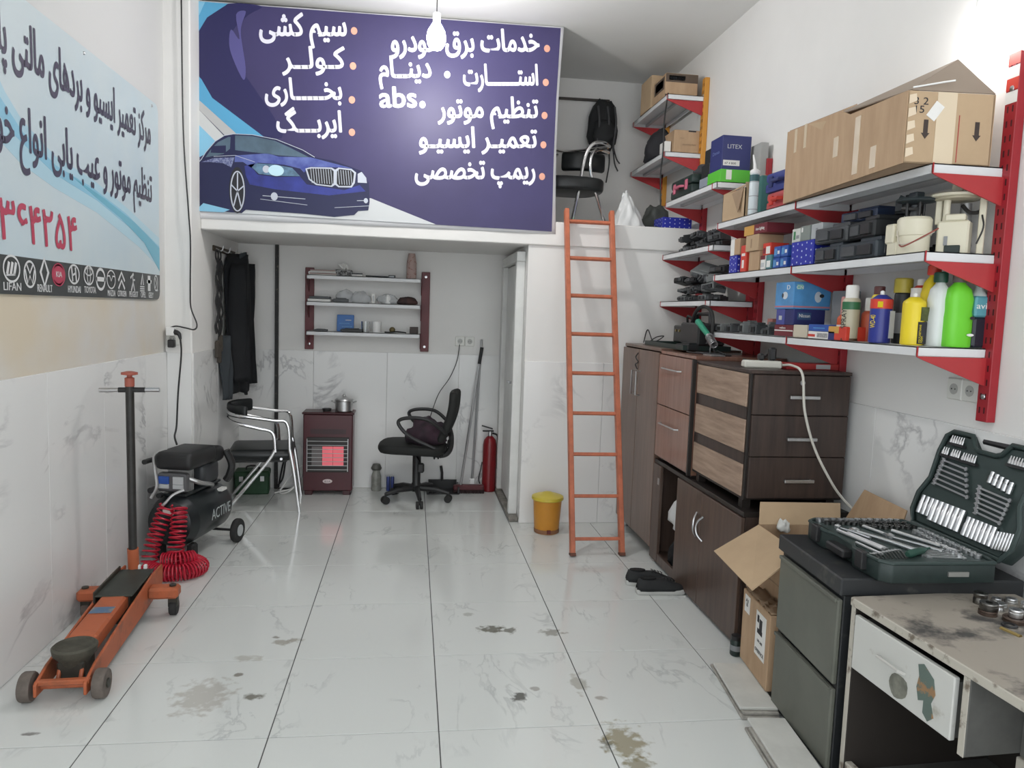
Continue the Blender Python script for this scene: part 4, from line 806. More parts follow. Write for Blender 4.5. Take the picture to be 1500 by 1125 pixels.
flap([(-.11, .15, .16), (-.11, -.15, .17), (.0, -.15, .235), (.0, .15, .215)], KRAFT2, oc_); flap([(-.112, .02, .15), (-.112, -.13, .165), (-.125, -.10, .03)], KRAFTD, oc_, 'torn_flap', .003)
carton('card_box', 'flat brown box at the back of the top shelf behind the sealant tube', 'box', 3.655, 1.23, z1, .07, .10, .12, KRAFT)
# ---- near shelving, middle shelf
DOT = mat('white dot', (.55, .60, .75), .5)
def dotted(name, label, x, y, z, dx, dy, h, rz=0., n=4, k=3):
    o = carton(name, label, 'box', x, y, z, dx, dy, h, ROYAL, rz)
    for i in range(n):
        for j in range(k):
            v = (j+.5+.25*(i % 2)-.12)/k*h; s = .0045
            for f in (0, 1):
                if f == 0: M_ = Matrix.Translation((-dx/2-.0006, dy/2-(i+.5)/n*dy, v)) @ Matrix.Rotation(PI/2, 4, 'Y')
                else: M_ = Matrix.Translation((-dx/2+(i+.5)/n*dx, -dy/2-.0006, v)) @ Matrix.Rotation(PI/2, 4, 'X')
                MB().prism(ell(0, 0, s, s, 6), -.0004, .0004, M_).build('printed_dot', DOT, o, smooth=0)
    return o
dotted('dotted_box', 'small blue box with white dots at the far end of the middle shelf', 3.515, 1.50, z2, .10, .10, .10)
carton('card_box', 'small brown box with a white end on top of the far dotted box', 'box', 3.525, 1.48, z2+.101, .12, .12, .09, KRAFT, prints=[('L', .0, .0, .42, 1, PAPER)])
carton('red_box', 'narrow red box with white lettering beside the far dotted box', 'box', 3.505, 1.355, z2, .09, .07, .145, REDP, prints=[('L', .3, .15, .65, .45, PAPER), ('L', .2, .6, .8, .7, PAPER)])
carton('card_box', 'tall plain brown box under the maroon carton on the middle shelf', 'box', 3.53, 1.235, z2, .13, .12, .105, KRAFT)
carton('card_box', 'brown box with small print on the tall plain brown box', 'box', 3.525, 1.25, z2+.106, .14, .15, .085, KRAFT2, prints=[('L', .42, .2, .5, .75, KRAFTD)])
carton('maroon_box', 'flat maroon box with a yellow end on top of the brown boxes', 'box', 3.53, 1.22, z2+.192, .15, .26, .05, MAROON, prints=[('L', .0, .0, .45, .98, mat('amber print', (.60, .33, .08), .5))], texts=[('L', .72, .35, .022, .10, 'Auto Lighting', PAPER)])
carton('red_box', 'small red and white box between brown box and blue boxes', 'box', 3.52, 1.105, z2+.075, .10, .085, .062, REDP, prints=[('L', .45, .1, .95, .7, PAPER), ('L', .08, .15, .35, .6, MAROON)])
carton('white_box', 'small white box with a red top below the red and white box', 'box', 3.51, 1.13, z2, .09, .05, .074, PAPER, prints=[('L', 0, .72, 1, 1, MAROON), ('L', .15, .2, .85, .5, LGREY)])
carton('green_box', 'small teal box with a white label below the red and white box', 'box', 3.51, 1.065, z2, .09, .055, .074, mat('teal card 2', (.08, .22, .24), .5), prints=[('L', .15, .15, .85, .6, PAPER)])
for i, (y, z, n) in enumerate(((.995, 0, 'left lower'), (.92, 0, 'right lower'), (.99, .056, 'left upper'), (.915, .056, 'right upper'))):
    carton('blue_box', 'small blue printed box in the middle shelf stack, %s one of four' % n, 'box', 3.515, y, z2+z, .09, .066, .054, BLUE, prints=[('L', .1, .2, .5, .8, SKY), ('L', .6, .3, .9, .6, PAPER)])
dotted('dotted_box', 'larger blue dotted box under the small grey boxes on the middle shelf', 3.53, .745, z2, .12, .205, .115, n=5, k=4)
carton('white_box', 'small white box with green print on the larger dotted box', 'box', 3.52, .83, z2+.116, .08, .075, .065, mat('white card', (.58, .60, .56), .6), prints=[('L', .2, .2, .45, .8, mat('green print', (.05, .2, .08), .5)), ('L', .55, .25, .9, .5, GREY)])
carton('grey_box', 'small grey green box in the middle of the larger dotted box top', 'box', 3.52, .745, z2+.116, .08, .085, .07, mat('grey green card', (.22, .25, .23), .6), prints=[('L', .1, .6, .25, .9, PAPER)])
carton('grey_box', 'small silver grey box with a dark emblem on the larger dotted box', 'box', 3.52, .645, z2+.116, .08, .095, .07, mat('silver card', (.40, .42, .43), .6), prints=[('L', .42, .3, .62, .7, GREY)])
module('control_module', 'slate grey control module on the middle shelf beside the dotted box', (3.54, .51, z2), (.17, .19, .085), 0, m=DM3)
module('control_module', 'grey black module lying on the slate module next to the dotted box', (3.545, .52, z2+.086), (.15, .22, .085), .1, m=DM2)
module('control_module', 'wide slate black control module in the middle shelf centre', (3.545, .27, z2), (.19, .26, .085), 0, m=DM3)
module('control_module', 'black module with stepped top above the wide slate module', (3.56, .30, z2+.086), (.15, .21, .09), -.1, m=DM)
module('control_module', 'dark blue module at the top of the black module pile', (3.60, .42, z2+.172), (.13, .24, .055), .05, m=mat('module navy', (.02, .035, .08), .45))
module('control_module', 'upright black module leaning at the top of the pile', (3.62, .20, z2+.178), (.06, .10, .075), .2, m=DM)
module('control_module', 'squat black module beside the first fuel pump', (3.56, .135, z2), (.13, .05, .11), 0, m=DM)
def fuel_pump(name, label, loc, m, cap, v=0, rz=0.):
    o = T(name, label, 'fuel pump', loc, rz)
    if v == 0:
        MB().lathe([(.052, 0), (.058, .004), (.058, .075), (.062, .078), (.062, .14), (.055, .15)], 24, sx=1, sy=1.1).build('reservoir', m, o)
        MB().box(-.06, .045, .05, .02, .10, .13).build('float_box', m, o, bevel=.006); MB().box(-.055, .03, 0, .01, .09, .055).build('reservoir_foot', m, o, bevel=.004)
        for a in (0, 1.6, 3.0, 4.4): MB().cyl((.035*math.cos(a), .04*math.sin(a), .14), (.035*math.cos(a), .04*math.sin(a), .215), .0055, 8).build('guide_rod', BLACK, o)
        MB().lathe([(.02, .15), (.018, .20)], 14).build('motor', DM2, o)
        MB().tube([(.0, .02, .16), (-.03, .04, .19), (-.02, -.03, .18), (.01, -.02, .21)], .007, 6, smooth=5).build('hose', BLACK, o)
        MB().lathe([(.03, .205), (.07, .212), (.076, .218), (.07, .224), (.02, .228)], 26).build('flange', cap, o); MB().box(-.02, -.025, .226, .018, .025, .25).build('connector', cap, o, bevel=.004); MB().cyl((-.02, .035, .226), (-.04, .05, .238), .008, 8).build('nozzle', cap, o)
        MB().tube([(-.06, .02, .10), (-.075, -.03, .04), (-.055, -.10, .05), (-.02, -.15, .08)], .003, 6, smooth=6).build('wire', mat('beige wire', (.5, .46, .38), .5), o); MB().tube([(-.06, .0, .04), (-.075, -.05, .03), (-.05, -.12, .06), (-.02, -.17, .09)], .003, 6, smooth=6).build('wire', mat('red wire', (.3, .08, .06), .5), o)
    else:
        MB().box(-.04, -.055, 0, .04, .055, .13).build('body', m, o, bevel=.006); MB().box(-.043, -.04, .13, .02, .03, .155).build('body_step', m, o, bevel=.004)
        MB().box(-.046, -.03, 0, -.036, .025, .035).build('sump', DGREEN, o, bevel=.003); MB().box(-.045, .015, .035, -.039, .028, .07).build('slot', GREY, o)
        for y in (-.09, .06): MB().box(-.008, y-.012, .0 if y < 0 else .12, .012, y+.012, .225).build('guide_rail', m, o, bevel=.003)
        MB().cyl((-.02, .03, .13), (-.02, .03, .225), .013, 12).build('guide_rod', m, o)
        MB().cyl((.02, -.03, .13), (.02, -.03, .20), .02, 14).build('motor', mat('pump steel', (.3, .3, .3), .4, .6), o)
        MB().tube([(.0, -.02, .19), (-.02, -.05, .16), (.02, -.08, .17), (.0, -.085, .21)], .008, 6, smooth=5).build('hose', BLACK, o); MB().tube([(-.01, -.09, .15), (-.03, -.10, .10), (-.02, -.08, .04)], .003, 6, smooth=5).build('wire', BLACK, o)
        MB().lathe([(.05, .218), (.094, .222), (.098, .230), (.090, .235), (.03, .240)], 30).build('flange', m, o); MB().box(-.015, -.02, .236, .015, .02, .275).build('connector', m, o, bevel=.004); MB().lathe([(.001, .21), (.08, .212), (.08, .22)], 26).build('flange_skirt', mat('cream shade plastic', (.42, .38, .28), .5), o)
    return o
fp1 = fuel_pump('fuel_pump', 'cream fuel pump with a black round flange on the middle shelf', (3.525, .03, z2), CREAM, mat('black green plastic', (.025, .035, .04), .45), 0)
fp2 = fuel_pump('fuel_pump', 'cream fuel pump with a wide cream flange beside the near upright', (3.625, -.055, z2), CREAM, CREAM, 1, .75); fp1.scale = fp2.scale = (.93,)*3
module('control_module', 'flat black module lying behind between the two fuel pumps', (3.66, .07, z2), (.07, .08, .05), .2, m=DM)
bagc = lump('plastic_bag', FILM, 'clear plastic bag of parts behind the cream pump on the middle shelf', 'bag', (3.685, -.02, z2), (.05, .08, .15), 2.2, .3)
# ---- near shelving, bottom shelf: boxes
carton('maroon_box', 'flat maroon box at the bottom of the blue boxes on the lower shelf', 'box', 3.545, .87, z3, .15, .19, .055, MAROON, prints=[('L', .02, .45, .98, .55, PAPER), ('F', .0, .1, 1, .5, LGREY)], texts=[('L', .45, .65, .016, .06, 'valeo', PAPER)])
carton('blue_box', 'dark blue box with white lettering between the maroon and sky blue boxes', 'box', 3.55, .865, z3+.056, .16, .17, .075, NAVY, prints=[('L', .0, .0, .5, 1, mat('violet card', (.07, .08, .30), .5)), ('F', .12, .35, .55, .8, mat('navy label', (.04, .09, .20), .5))], texts=[('F', .34, .50, .024, .055, 'Nissan', PAPER), ('L', .25, .3, .03, .03, 'I', LGREY)])
carton('blue_box', 'sky blue lamp box with a printed bulb picture on the lower shelf stack', 'box', 3.56, .875, z3+.132, .19, .18, .13, SKY, prints=[('L', .0, .06, 1, .12, mat('pink line print', (.5, .2, .25), .5)), ('F', 0, .06, 1, .12, mat('pink line print', (.5, .2, .25), .5)), ('F', .08, .72, .24, .9, mat('aqua print', (.25, .55, .50), .4))], texts=[('L', .72, .72, .03, .03, 'D', PAPER), ('F', .16, .74, .022, .035, 'CN', PAPER)])
for f in (0, 1):
    q = [c for c in bpy.data.objects if c.get('label') == 'sky blue lamp box with a printed bulb picture on the lower shelf stack'][0]
    M_ = Matrix.Translation((-.0962, -.01, .065)) @ Matrix.Rotation(-PI/2, 4, 'Y') if f == 0 else Matrix.Translation((.03, -.0912, .06)) @ Matrix.Rotation(PI/2, 4, 'X')
    MB().prism(ell(0, 0, .018, .026, 16), -.0004, .0004, M_).build('bulb_print', mat('silver bulb print', (.6, .66, .72), .3), q, smooth=0); MB().prism(ell(.018 if f else 0, .006 if f else .022, .012, .009, 12), .0003, .0007, M_).build('bulb_print', INK, q, smooth=0)
carton('grey_box', 'plain grey box behind the sky blue lamp box', 'box', 3.655, .655, z3, .08, .10, .22, mat('plain grey card', (.22, .23, .24), .6))  # one even mid grey over the whole box
carton('card_box', 'small cream box with a torn lid in front of the dark blue box', 'box', 3.50, .68, z3, .10, .11, .058, mat('cream card', (.56, .50, .40), .7), .05)
carton('flat_box', 'flat white box with red print lying on the lower shelf', 'box', 3.51, .525, z3, .11, .17, .032, PAPER, prints=[('L', .0, .25, .35, .6, REDP), ('L', .45, .2, .95, .8, mat('speckle print', (.45, .45, .45), .6, var=.5, scale=120))])
carton('flat_box', 'flat blue box on top of the white box on the lower shelf', 'box', 3.51, .525, z3+.033, .11, .17, .03, BLUE, prints=[('L', .25, .4, .8, .55, SKY)])
carton('yellow_box', 'small red and blue box with a yellow top before the spray cans', 'box', 3.49, .36, z3, .09, .13, .058, REDP, prints=[('L', .0, .0, .35, .6, NAVY), ('L', .0, .5, .6, 1., mat('amber print', (.60, .33, .08), .5))])
# ---- bottles and cans
def can(name, label, x, y, z, r, h, m, bands=(), cap=None, capm=WHITE, caph=.04, nz=True, cat='spray can', texts=()):
    o = T(name, label, cat, (x, y, z))
    MB().lathe([(r*.92, 0), (r, .004), (r, h-.012), (r*.93, h-.004), (r*.55, h+.008), (r*.4, h+.012)], 22).build('body', m, o)
    for a, b, bm in bands: MB().lathe([(r+.0006, a*h), (r+.0006, b*h)], 22).build('label_band', bm, o)
    if cap: MB().lathe([(cap, h-.002), (cap, h+caph*.9), (cap*.85, h+caph), (.001, h+caph)], 18).build('cap', capm, o)
    elif nz: MB().lathe([(.008, h+.008), (.008, h+.024), (.004, h+.028)], 12).build('nozzle', capm, o)
    for zz, s, w, body, tm, vert in texts:
        if vert: text(body, tm, o, (-r*.9, -r*.52, zz), (0, 0, 1), (-.5, .866, 0), s, w, 'LEFT', .012)
        else: text(body, tm, o, (-r*.75, -r*.75, zz), (.7, -.7, 0), (0, 0, 1), s, w, 'CENTER', .012)
    return o
can('sauce_bottle', 'slim orange liquid bottle with pink cap on the lower shelf', 3.50, .41, z3, .026, .10, mat('orange liquid', (.55, .09, .03), .2), [(.25, .65, PAPER)], .014, mat('pink cap', (.55, .25, .22), .4), .085, cat='bottle')
can('spray_can', 'beige spray can with a green band and white cap', 3.48, .325, z3, .035, .175, mat('beige tin', (.50, .46, .34), .35), [(.74, .92, mat('dark green band', (.03, .14, .06), .4)), (.0, .06, mat('brown tin', (.08, .04, .02), .5))], .026, PAPER, .055, texts=[(.05, .03, .08, 'SPRAY', INK, True)])
can('orange_bottle', 'orange plastic bottle partly hidden behind the beige spray can', 3.555, .315, z3, .03, .12, mat('orange plastic 2', (.50, .10, .05), .4), (), .018, PAPER, .06, cat='bottle')
can('spray_can', 'slim yellow can with a brown cap behind the blue can', 3.535, .225, z3, .028, .19, YEL, (), .021, mat('brown cap', (.10, .03, .03), .5), .035)
wd = can('spray_can', 'blue spray can with a red top band on the shelf front', 3.482, .125, z3, .040, .175, mat('can blue', (.025, .035, .24), .3), [(.76, .97, REDP)], None, WHITE, texts=[(.058, .028, .05, 'WD-40', YEL, True)])
bx('label_band', LGREY, wd, .012, -.0412, .02, .031, -.030, .125); bx('label_band', YEL, wd, -.033, -.036, .138, -.012, -.024, .16)
can('spray_can', 'black can with an olive yellow sprayer head behind the blue can', 3.575, .135, z3, .030, .20, DM, [(.2, .6, GREY)], .034, mat('olive yellow', (.42, .34, .04), .4), .055)
can('spray_can', 'white and red can with a white cap in the back row', 3.60, .065, z3, .035, .215, REDP, [(.0, .34, PAPER), (.62, 1., PAPER), (.40, .56, mat('red yellow print', (.60, .30, .12), .4, var=.5, scale=60))], .016, PAPER, .035)
yc = can('spray_can', 'yellow spray can with a dark picture label on the shelf front', 3.51, -.03, z3, .040, .165, YEL, (), None, WHITE)
bx('label_band', mat('olive picture', (.10, .12, .03), .5, var=.6, scale=50), yc, .0, -.0412, .09, .032, -.028, .14); bx('label_band', INK, yc, -.008, -.0416, .006, .026, -.028, .086)
text('POLYURETHANE\nFOAM', YEL, yc, (.004, -.0420, .010), (0, 0, 1), (-1, 0, 0), .011, .065, 'LEFT', .01)
def jug(name, label, x, y, z, m, capm, h, w, d, lean=.0, cat='bottle'):
    o = T(name, label, cat, (x, y, z))
    prof = [(.94, 0), (1, .02), (1, .45), (.92, .55), (.98, .72), (.80, .88), (.42, .96), (.36, 1.)]
    mb = MB(); n = 24; vs = []; fs = []
    for r, zz in prof:
        for i in range(n):
            a = 2*PI*i/n; ca, sa = math.cos(a), math.sin(a)
            vs.append((d/2*r*math.copysign(abs(ca)**.7, ca), w/2*r*math.copysign(abs(sa)**.7, sa)+lean*max(0, zz-.6)*w, zz*h))
    k = len(prof)
    for j in range(k-1):
        for i in range(n): fs.append((j*n+i, j*n+(i+1) % n, (j+1)*n+(i+1) % n, (j+1)*n+i))
    fs += [tuple(range(n-1, -1, -1)), tuple((k-1)*n+i for i in range(n))]
    mb.add(vs, fs).build('body', m, o, smooth=60)
    MB().lathe([(.022, h-.004), (.024, h+.002), (.023, h+.03), (.018, h+.034), (.001, h+.035)], 18, Matrix.Translation((0, lean*.4*w, 0))).build('cap', capm, o)
    return o
jug('oil_bottle', 'yellow oil bottle with a red cap behind the spray cans', 3.592, -.003, z3, YEL, REDP, .265, .065, .07, -.35)
jug('detergent_bottle', 'white bottle with a dark green cap between yellow and green bottles', 3.573, -.075, z3, mat('white bottle', (.66, .70, .68), .4), mat('green cap', (.01, .06, .035), .4), .235, .075, .07)
gb = jug('detergent_bottle', 'lime green bottle with a grey brown cap on the lower shelf', 3.618, -.115, z3, GREENP, mat('grey brown cap', (.12, .09, .085), .5), .235, .075, .10)
MB().prism(ell(0, 0, .014, .005, 16), -.0005, .0005, Matrix.Translation((.025, -.0425, .045)) @ Matrix.Rotation(PI/2, 4, 'X')).build('emblem', PAPER, gb, smooth=0); MB().prism(ell(0, 0, .009, .006, 16), -.0005, .0005, Matrix.Translation((.028, -.0425, .105)) @ Matrix.Rotation(PI/2, 4, 'X')).build('emblem', INK, gb, smooth=0)
cj = T('liquid_bottle', 'clear bottle of dark liquid with a teal label beside the lime bottle', 'bottle', (3.695, -.118, z3))
MB().box(-.032, -.03, 0, .032, .03, .11).build('liquid', mat('dark liquid', (.018, .02, .032), .25), cj, bevel=.008); MB().box(-.034, -.032, .11, .034, .032, .185).build('label_band', mat('aqua label', (.10, .32, .38), .4), cj, bevel=.006); MB().lathe([(.028, .185), (.02, .20), (.014, .21), (.014, .225)], 14).build('neck', mat('frosted plastic', (.55, .62, .60), .3), cj)
text('avi', PAPER, cj, (-.01, -.0325, .14), (1, 0, 0), (0, 0, 1), .03, .04, 'CENTER', .01)
# ---- relays and small parts at the far end of the lower shelf
random.seed(3)
for i in range(9):
    module('small_part', 'small electrical part, %s from the left at the far end of the bottle shelf' % ORD[i], (3.50+.13*(i % 2)+random.uniform(-.01, .01), 1.64-i*.072, z3), (random.uniform(.05, .08), .058, random.uniform(.03, .075)), random.uniform(-.2, .2), 'small parts at the far end of the lower shelf', random.choice([DM, DM2, mat('grey part', (.16, .17, .17), .5)]), 'part')
carton('flat_box', 'small pale red box among the dark parts at the far lower shelf', 'box', 3.65, 1.32, z3+.0, .06, .06, .085, mat('faded red card', (.45, .18, .15), .6))
# ---- far shelving
zb1, zb2, zb3 = 2.336, 1.969, 1.638
carton('green_box', 'lime green box under the navy box on the far shelving', 'box', 3.555, 1.84, zb1, .19, .20, .075, mat('lime card', (.10, .50, .04), .5), prints=[('F', .18, .2, .36, .95, PAPER)])
carton('navy_box', 'navy box with white lettering on top of the lime green box', 'box', 3.56, 1.85, zb1+.076, .18, .18, .20, mat('navy card', (.028, .035, .15), .5), prints=[('F', .05, .12, .62, .28, PAPER)], texts=[('F', .42, .62, .035, .09, 'LITEX', LGREY), ('L', .5, .5, .03, .10, 'Denso', mat('lilac print', (.16, .2, .42), .5)), ('F', .30, .16, .018, .07, '67 4 B00', INK)])
carton('black_box', 'black box stacked left of the navy box, lower one', 'box', 3.545, 2.035, zb1+.07, .13, .13, .085, DM)
carton('black_box', 'black box stacked left of the navy box, upper one', 'box', 3.55, 2.02, zb1+.156, .12, .12, .09, DM, prints=[('F', .2, .3, .8, .6, GREY)])
carton('grey_box', 'pale grey box under the two black boxes on the far shelving', 'box', 3.53, 2.035, zb1, .12, .13, .069, mat('blue grey card', (.26, .29, .34), .5), prints=[('F', .5, .3, .9, .7, GREY)])
carton('grey_box', 'tall grey board box standing against the wall behind the navy box', 'box', 3.69, 1.73, zb1-.0, .05, .13, .225, mat('grey board', (.36, .36, .35), .7))
tool_case('tool_case', 'dark green tool case with pink clip on the far shelving', 3.55, 2.36, zb1, .22, .40, .125, DGREEN, mat('pink clip', (.55, .13, .20), .5))
lump('work_gloves', mat('grey rag', (.05, .05, .055), .9, bump=.4, scale=20), 'dark grey crumpled rag on top of the dark green tool case', 'rag', (3.56, 2.25, zb1+.126), (.13, .16, .07), 8., .3)
module('small_part', 'black cup shaped part at the left end of the far shelving', (3.53, 2.60, zb1), (.10, .08, .09), .4, m=DM, cat='part')
random.seed(5)
def heap(n, y0, y1, z, where, grp, hmax):
    for i in range(n):
        lay = i*3//n; t = random.random(); y = y0+(y1-y0)*(.08+.84*((i % (n//3))/(n/3)))*(1 if lay == 0 else .86)+.03*lay+random.uniform(-.015, .015)
        d = (random.uniform(.07, .13), random.uniform(.05, .10), random.uniform(.025, .05))
        mm = random.choice([DM, DM, DM2, mat('grey part', (.16, .17, .17), .5)]); q = n//3
        lab = '%s module, %s from the left in the %s layer of the %s heap' % ('grey' if mm is not DM else 'black', ORD[q-1-i % q], ['bottom', 'middle', 'top'][lay], where)
        module('electronic_module', lab, (3.53+random.uniform(-.02, .05), y, z+lay*hmax/3+.004), d, random.uniform(-.7, .7), grp, mm, tilt=(random.uniform(-.25, .25)*(lay > 0), random.uniform(-.3, .3)*(lay > 0)))
heap(21, 1.83, 2.60, zb2, 'middle shelf', 'modules on the middle shelf over the wardrobe', .10)
heap(36, 1.76, 2.56, zb3, 'lowest shelf', 'modules on the lowest shelf over the wardrobe', .17)
module('control_module', 'large grey finned module on top of the lowest shelf heap', (3.54, 2.08, zb3+.175), (.14, .14, .05), .5, m=mat('grey part', (.16, .17, .17), .5), tilt=(.3, -.5))
module('control_module', 'long black box across the top of the lowest shelf heap', (3.58, 1.84, zb3+.172), (.14, .20, .045), .05, m=DM)
# ---- loft shelving
zc1, zc2 = 3.111, 2.711
carton('card_box', 'brown fruit carton with a dark printed top band on the loft top shelf', 'carton', 3.56, 2.93, zc1, .24, .28, .165, KRAFT, prints=[('F', .0, .62, 1, .98, mat('dark band print', (.10, .07, .05), .6)), ('F', .1, .7, .6, .9, TAPE), ('F', 0, 0, 1, .10, DGREEN), ('L', .1, .35, .9, .9, mat('dark band print', (.10, .07, .05), .6)), ('L', .2, .45, .8, .8, KRAFT)], texts=[('F', .35, .73, .03, .11, 'VERZO', INK)])
carton('card_box', 'taller plain brown carton behind on the loft top shelf', 'carton', 3.56, 3.23, zc1, .26, .26, .24, KRAFT2)
for i, (y, s) in enumerate(((3.42, .05), (3.47, .04), (3.53, .06))): module('small_part', 'small dark part at the far end of the loft top shelf, %s from the cartons' % ORD[i], (3.49+.03*i, y, zc1), (.05, .045, s), .3*i, 'small parts on the loft top shelf', DM2, 'part')
carton('card_box', 'brown box with small print on the lower loft shelf', 'carton', 3.61, 2.87, zc2, .19, .22, .165, KRAFT, prints=[('F', .55, .93, .85, .99, INK), ('F', 0, 0, .0001, .0001, INK)][:1], texts=[('F', .6, .35, .018, .10, 'Electronic Parts', KRAFTD), ('F', .3, .62, .012, .03, 'ITEM', KRAFTD)])
carton('white_box', 'small white and brown box left of the printed loft box', 'box', 3.485, 2.86, zc2, .045, .12, .09, PAPER)
bt2 = can('water_bottle', 'small bottle with a blue cap behind the printed loft box', 3.60, 3.03, zc2, .025, .17, mat('clear pet', (.6, .65, .68), .15, alpha=.6), (), .015, BLUE, .03, cat='bottle')
lump('black_bag', mat('black bag cloth', (.02, .02, .024), .8, bump=.4, scale=15), 'black cloth bag slumped on the lower loft shelf', 'bag', (3.52, 3.14, zc2), (.20, .34, .24), 11., .3)
# cord hanging from the loft shelves
tag(MB().tube([(3.445, 2.74, 3.12), (3.425, 2.735, 2.9), (3.43, 2.74, 2.72), (3.42, 2.735, 2.55), (3.425, 2.73, 2.40), (3.43, 2.73, 2.32)], .005, 6, smooth=6).build('dangling_cable', BLACK), 'black cord dangling from the loft shelf front', 'cord')
# ---- loft things
bp_ = lump('backpack_body', mat('black nylon', (.02, .021, .023), .7, bump=.5, scale=16), None, None, (0, 0, 0), (.26, .16, .34), 6., .22, flat=False)
bpk = T('backpack', 'black backpack with hanging straps on the loft back wall', 'backpack', (3.20, 3.66, 2.93)); bp_.parent = bpk; bp_.location = (0, 0, .15); bp_.name = 'main_pack'
po = lump('front_pocket', mat('black nylon', (.02, .021, .023), .7, bump=.5, scale=16), None, None, (0, 0, 0), (.19, .08, .17), 9., .25, flat=False); po.parent = bpk; po.location = (.0, -.075, .09)
for x in (-.06, .02, .08): MB().tube([(x, -.07, .30), (x+.01, -.10, .16), (x, -.08, -.02), (x+.02, -.04, -.06)], .009, 6, smooth=5).build('strap', mat('grey webbing', (.07, .07, .075), .7), bpk)
for p in ([(.06, 0, .0), (.07, -.01, -.14), (.05, -.01, -.30)], [(.10, 0, .0), (.13, -.01, -.10), (.16, -.01, -.14)], [(.10, 0, -.02), (.12, 0, -.14), (.15, 0, -.2)]): MB().tube(p, .006, 6, smooth=5).build('loose_strap', BLACK, bpk)
MB().tube([(-.03, 0, .31), (0, .04, .36), (.03, 0, .31)], .008, 6, smooth=5).build('haul_loop', BLACK, bpk); MB().cyl((0, .09, .34), (0, .02, .345), .006, 8).build('hook', STEEL, bpk)
for z, n in ((3.305, 'upper'), (2.63, 'lower')):
    t_ = T('conduit', 'dark flexible conduit on the loft back wall, %s one' % n, 'conduit', (3.0, YB-.015, z)); x1 = .27 if n == 'upper' else -.02
    for q in ((0, .012),) if n == 'upper' else ((-.02, .007), (.0, .007), (.025, .007)): MB().tube([(-.5, 0, q[0]), (x1, 0, q[0]+.01)], q[1], 8).build('pipe', mat('dusty dark conduit', (.08, .07, .065), .8), t_)
bw = T('plastic_bag', 'white translucent plastic bag tied at the top on the loft edge', 'bag', (3.23, 2.83, LZ))
def bagf(u, v):
    a = 2*PI*u; r = .095*(1-v)**.9*(1+.12*(1-v))+.010+.02*max(0, v-.8); k = 1+.16*math.sin(a*5+v*4)*(.4+v)+.10*math.sin(a*9-v*9)
    return (r*k*math.cos(a)*1.05-.035*v, r*k*math.sin(a)*.8, .005+.255*v+(.012*math.sin(a*3) if v > .9 else 0))
MB().grid(bagf, 40, 16).build('bag_body', BAGW, bw, smooth=60)
dotted('dotted_box', 'blue box with white dots lying on the loft edge', 3.565, 2.84, LZ, .22, .20, .085, n=6, k=3)
lump('grey_bag', mat('grey green bag', (.06, .065, .06), .7, bump=.3, scale=12), 'dark grey bag behind the blue dotted box on the loft', 'bag', (3.50, 3.05, LZ), (.20, .18, .21), 5., .28)
module('small_part', 'flat dark bar lying on the loft edge between bag and blue box', (3.40, 2.80, LZ), (.09, .04, .02), 0, m=DM, cat='part')
# ---- things on the alcove shelf
za, zb_, zc_ = 1.766, 1.556, 1.321
for i in range(5): carton('booklet', 'thin booklet, %s from the bottom of the pile on the top alcove shelf' % ORD[i], 'booklet', .955+.004*(i % 2), 3.64, za+i*.0085, .215-.006*i, .15, .008, mat('paper %d' % (i % 3), [(.6, .58, .55), (.32, .22, .2), (.62, .62, .6)][i % 3], .7), .02*(i % 3-1), group='booklets on the top alcove shelf', bev=.001)
tb_ = carton('tissue_box', 'patterned tissue box with a tissue sticking out on the top alcove shelf', 'tissue box', 1.115, 3.635, za, .13, .11, .05, mat('black white pattern', (.30, .30, .30), .6, col2=(.03, .03, .03), scale=70, lo=.48, hi=.52))
MB().grid(lambda u, v: (.04*(u-.5)*(1+v)+.01*math.sin(v*5), .012*math.sin(u*9), .05+.055*v-.02*abs(u-.5)), 8, 6).build('tissue', PAPER, tb_, solid=.001)
carton('booklet', 'small bound notebook beside the tissue box on the top alcove shelf', 'booklet', 1.225, 3.63, za, .085, .11, .028, PAPER, prints=[('F', 0, .55, 1, 1, DM2), ('F', 0, .1, 1, .2, GREY)])
tag(MB().cyl((1.29, 3.60, za+.008), (1.47, 3.61, za+.008), .006, 8).build('pen', DM2), 'thin dark rod lying on the top alcove shelf', 'rod')
carton('card_box', 'tiny printed box near the cup stack on the top alcove shelf', 'box', 1.50, 3.60, za, .055, .04, .022, DM2, prints=[('F', .1, .2, .8, .7, LGREY)])
cs_ = T('cup_stack', 'stack of pink printed paper cups on the top alcove shelf', 'paper cups', (1.655, 3.63, za))
for i in range(9): MB().lathe([(.042, 0), (.041, .004), (.030-.0004*i, .085), (.001, .085)], 20, Matrix.Translation((0, 0, i*.015))).build('paper_cup', mat('pink paper', (.45, .33, .30), .6, col2=(.30, .14, .12), scale=35, lo=.38, hi=.45), cs_)
for i in range(2): carton('booklet', 'flat white book lying at the left of the middle alcove shelf, %s one' % ('lower', 'upper')[i], 'booklet', .93, 3.64, zb_+i*.022, .18-.02*i, .14, .02, PAPER if i == 0 else DM2, bev=.002)
for i, (x, n) in enumerate(((1.12, 'left'), (1.25, 'middle'), (1.47, 'right'))): lump('plastic_bag', FILM, 'clear plastic bag of small things on the middle alcove shelf, %s one' % n, 'bag', (x, 3.64, zb_), (.16, .12, .10-.01*i), 3.+i*5, .3)
module('small_part', 'grey metal part in front of the left plastic bag in the alcove', (1.10, 3.58, zb_), (.12, .05, .035), .1, m=DM2, cat='part')
carton('white_box', 'small white upright box in the middle of the middle alcove shelf', 'box', 1.355, 3.60, zb_, .028, .04, .078, PAPER, prints=[('F', .3, .2, .7, .8, LGREY)])
MB()
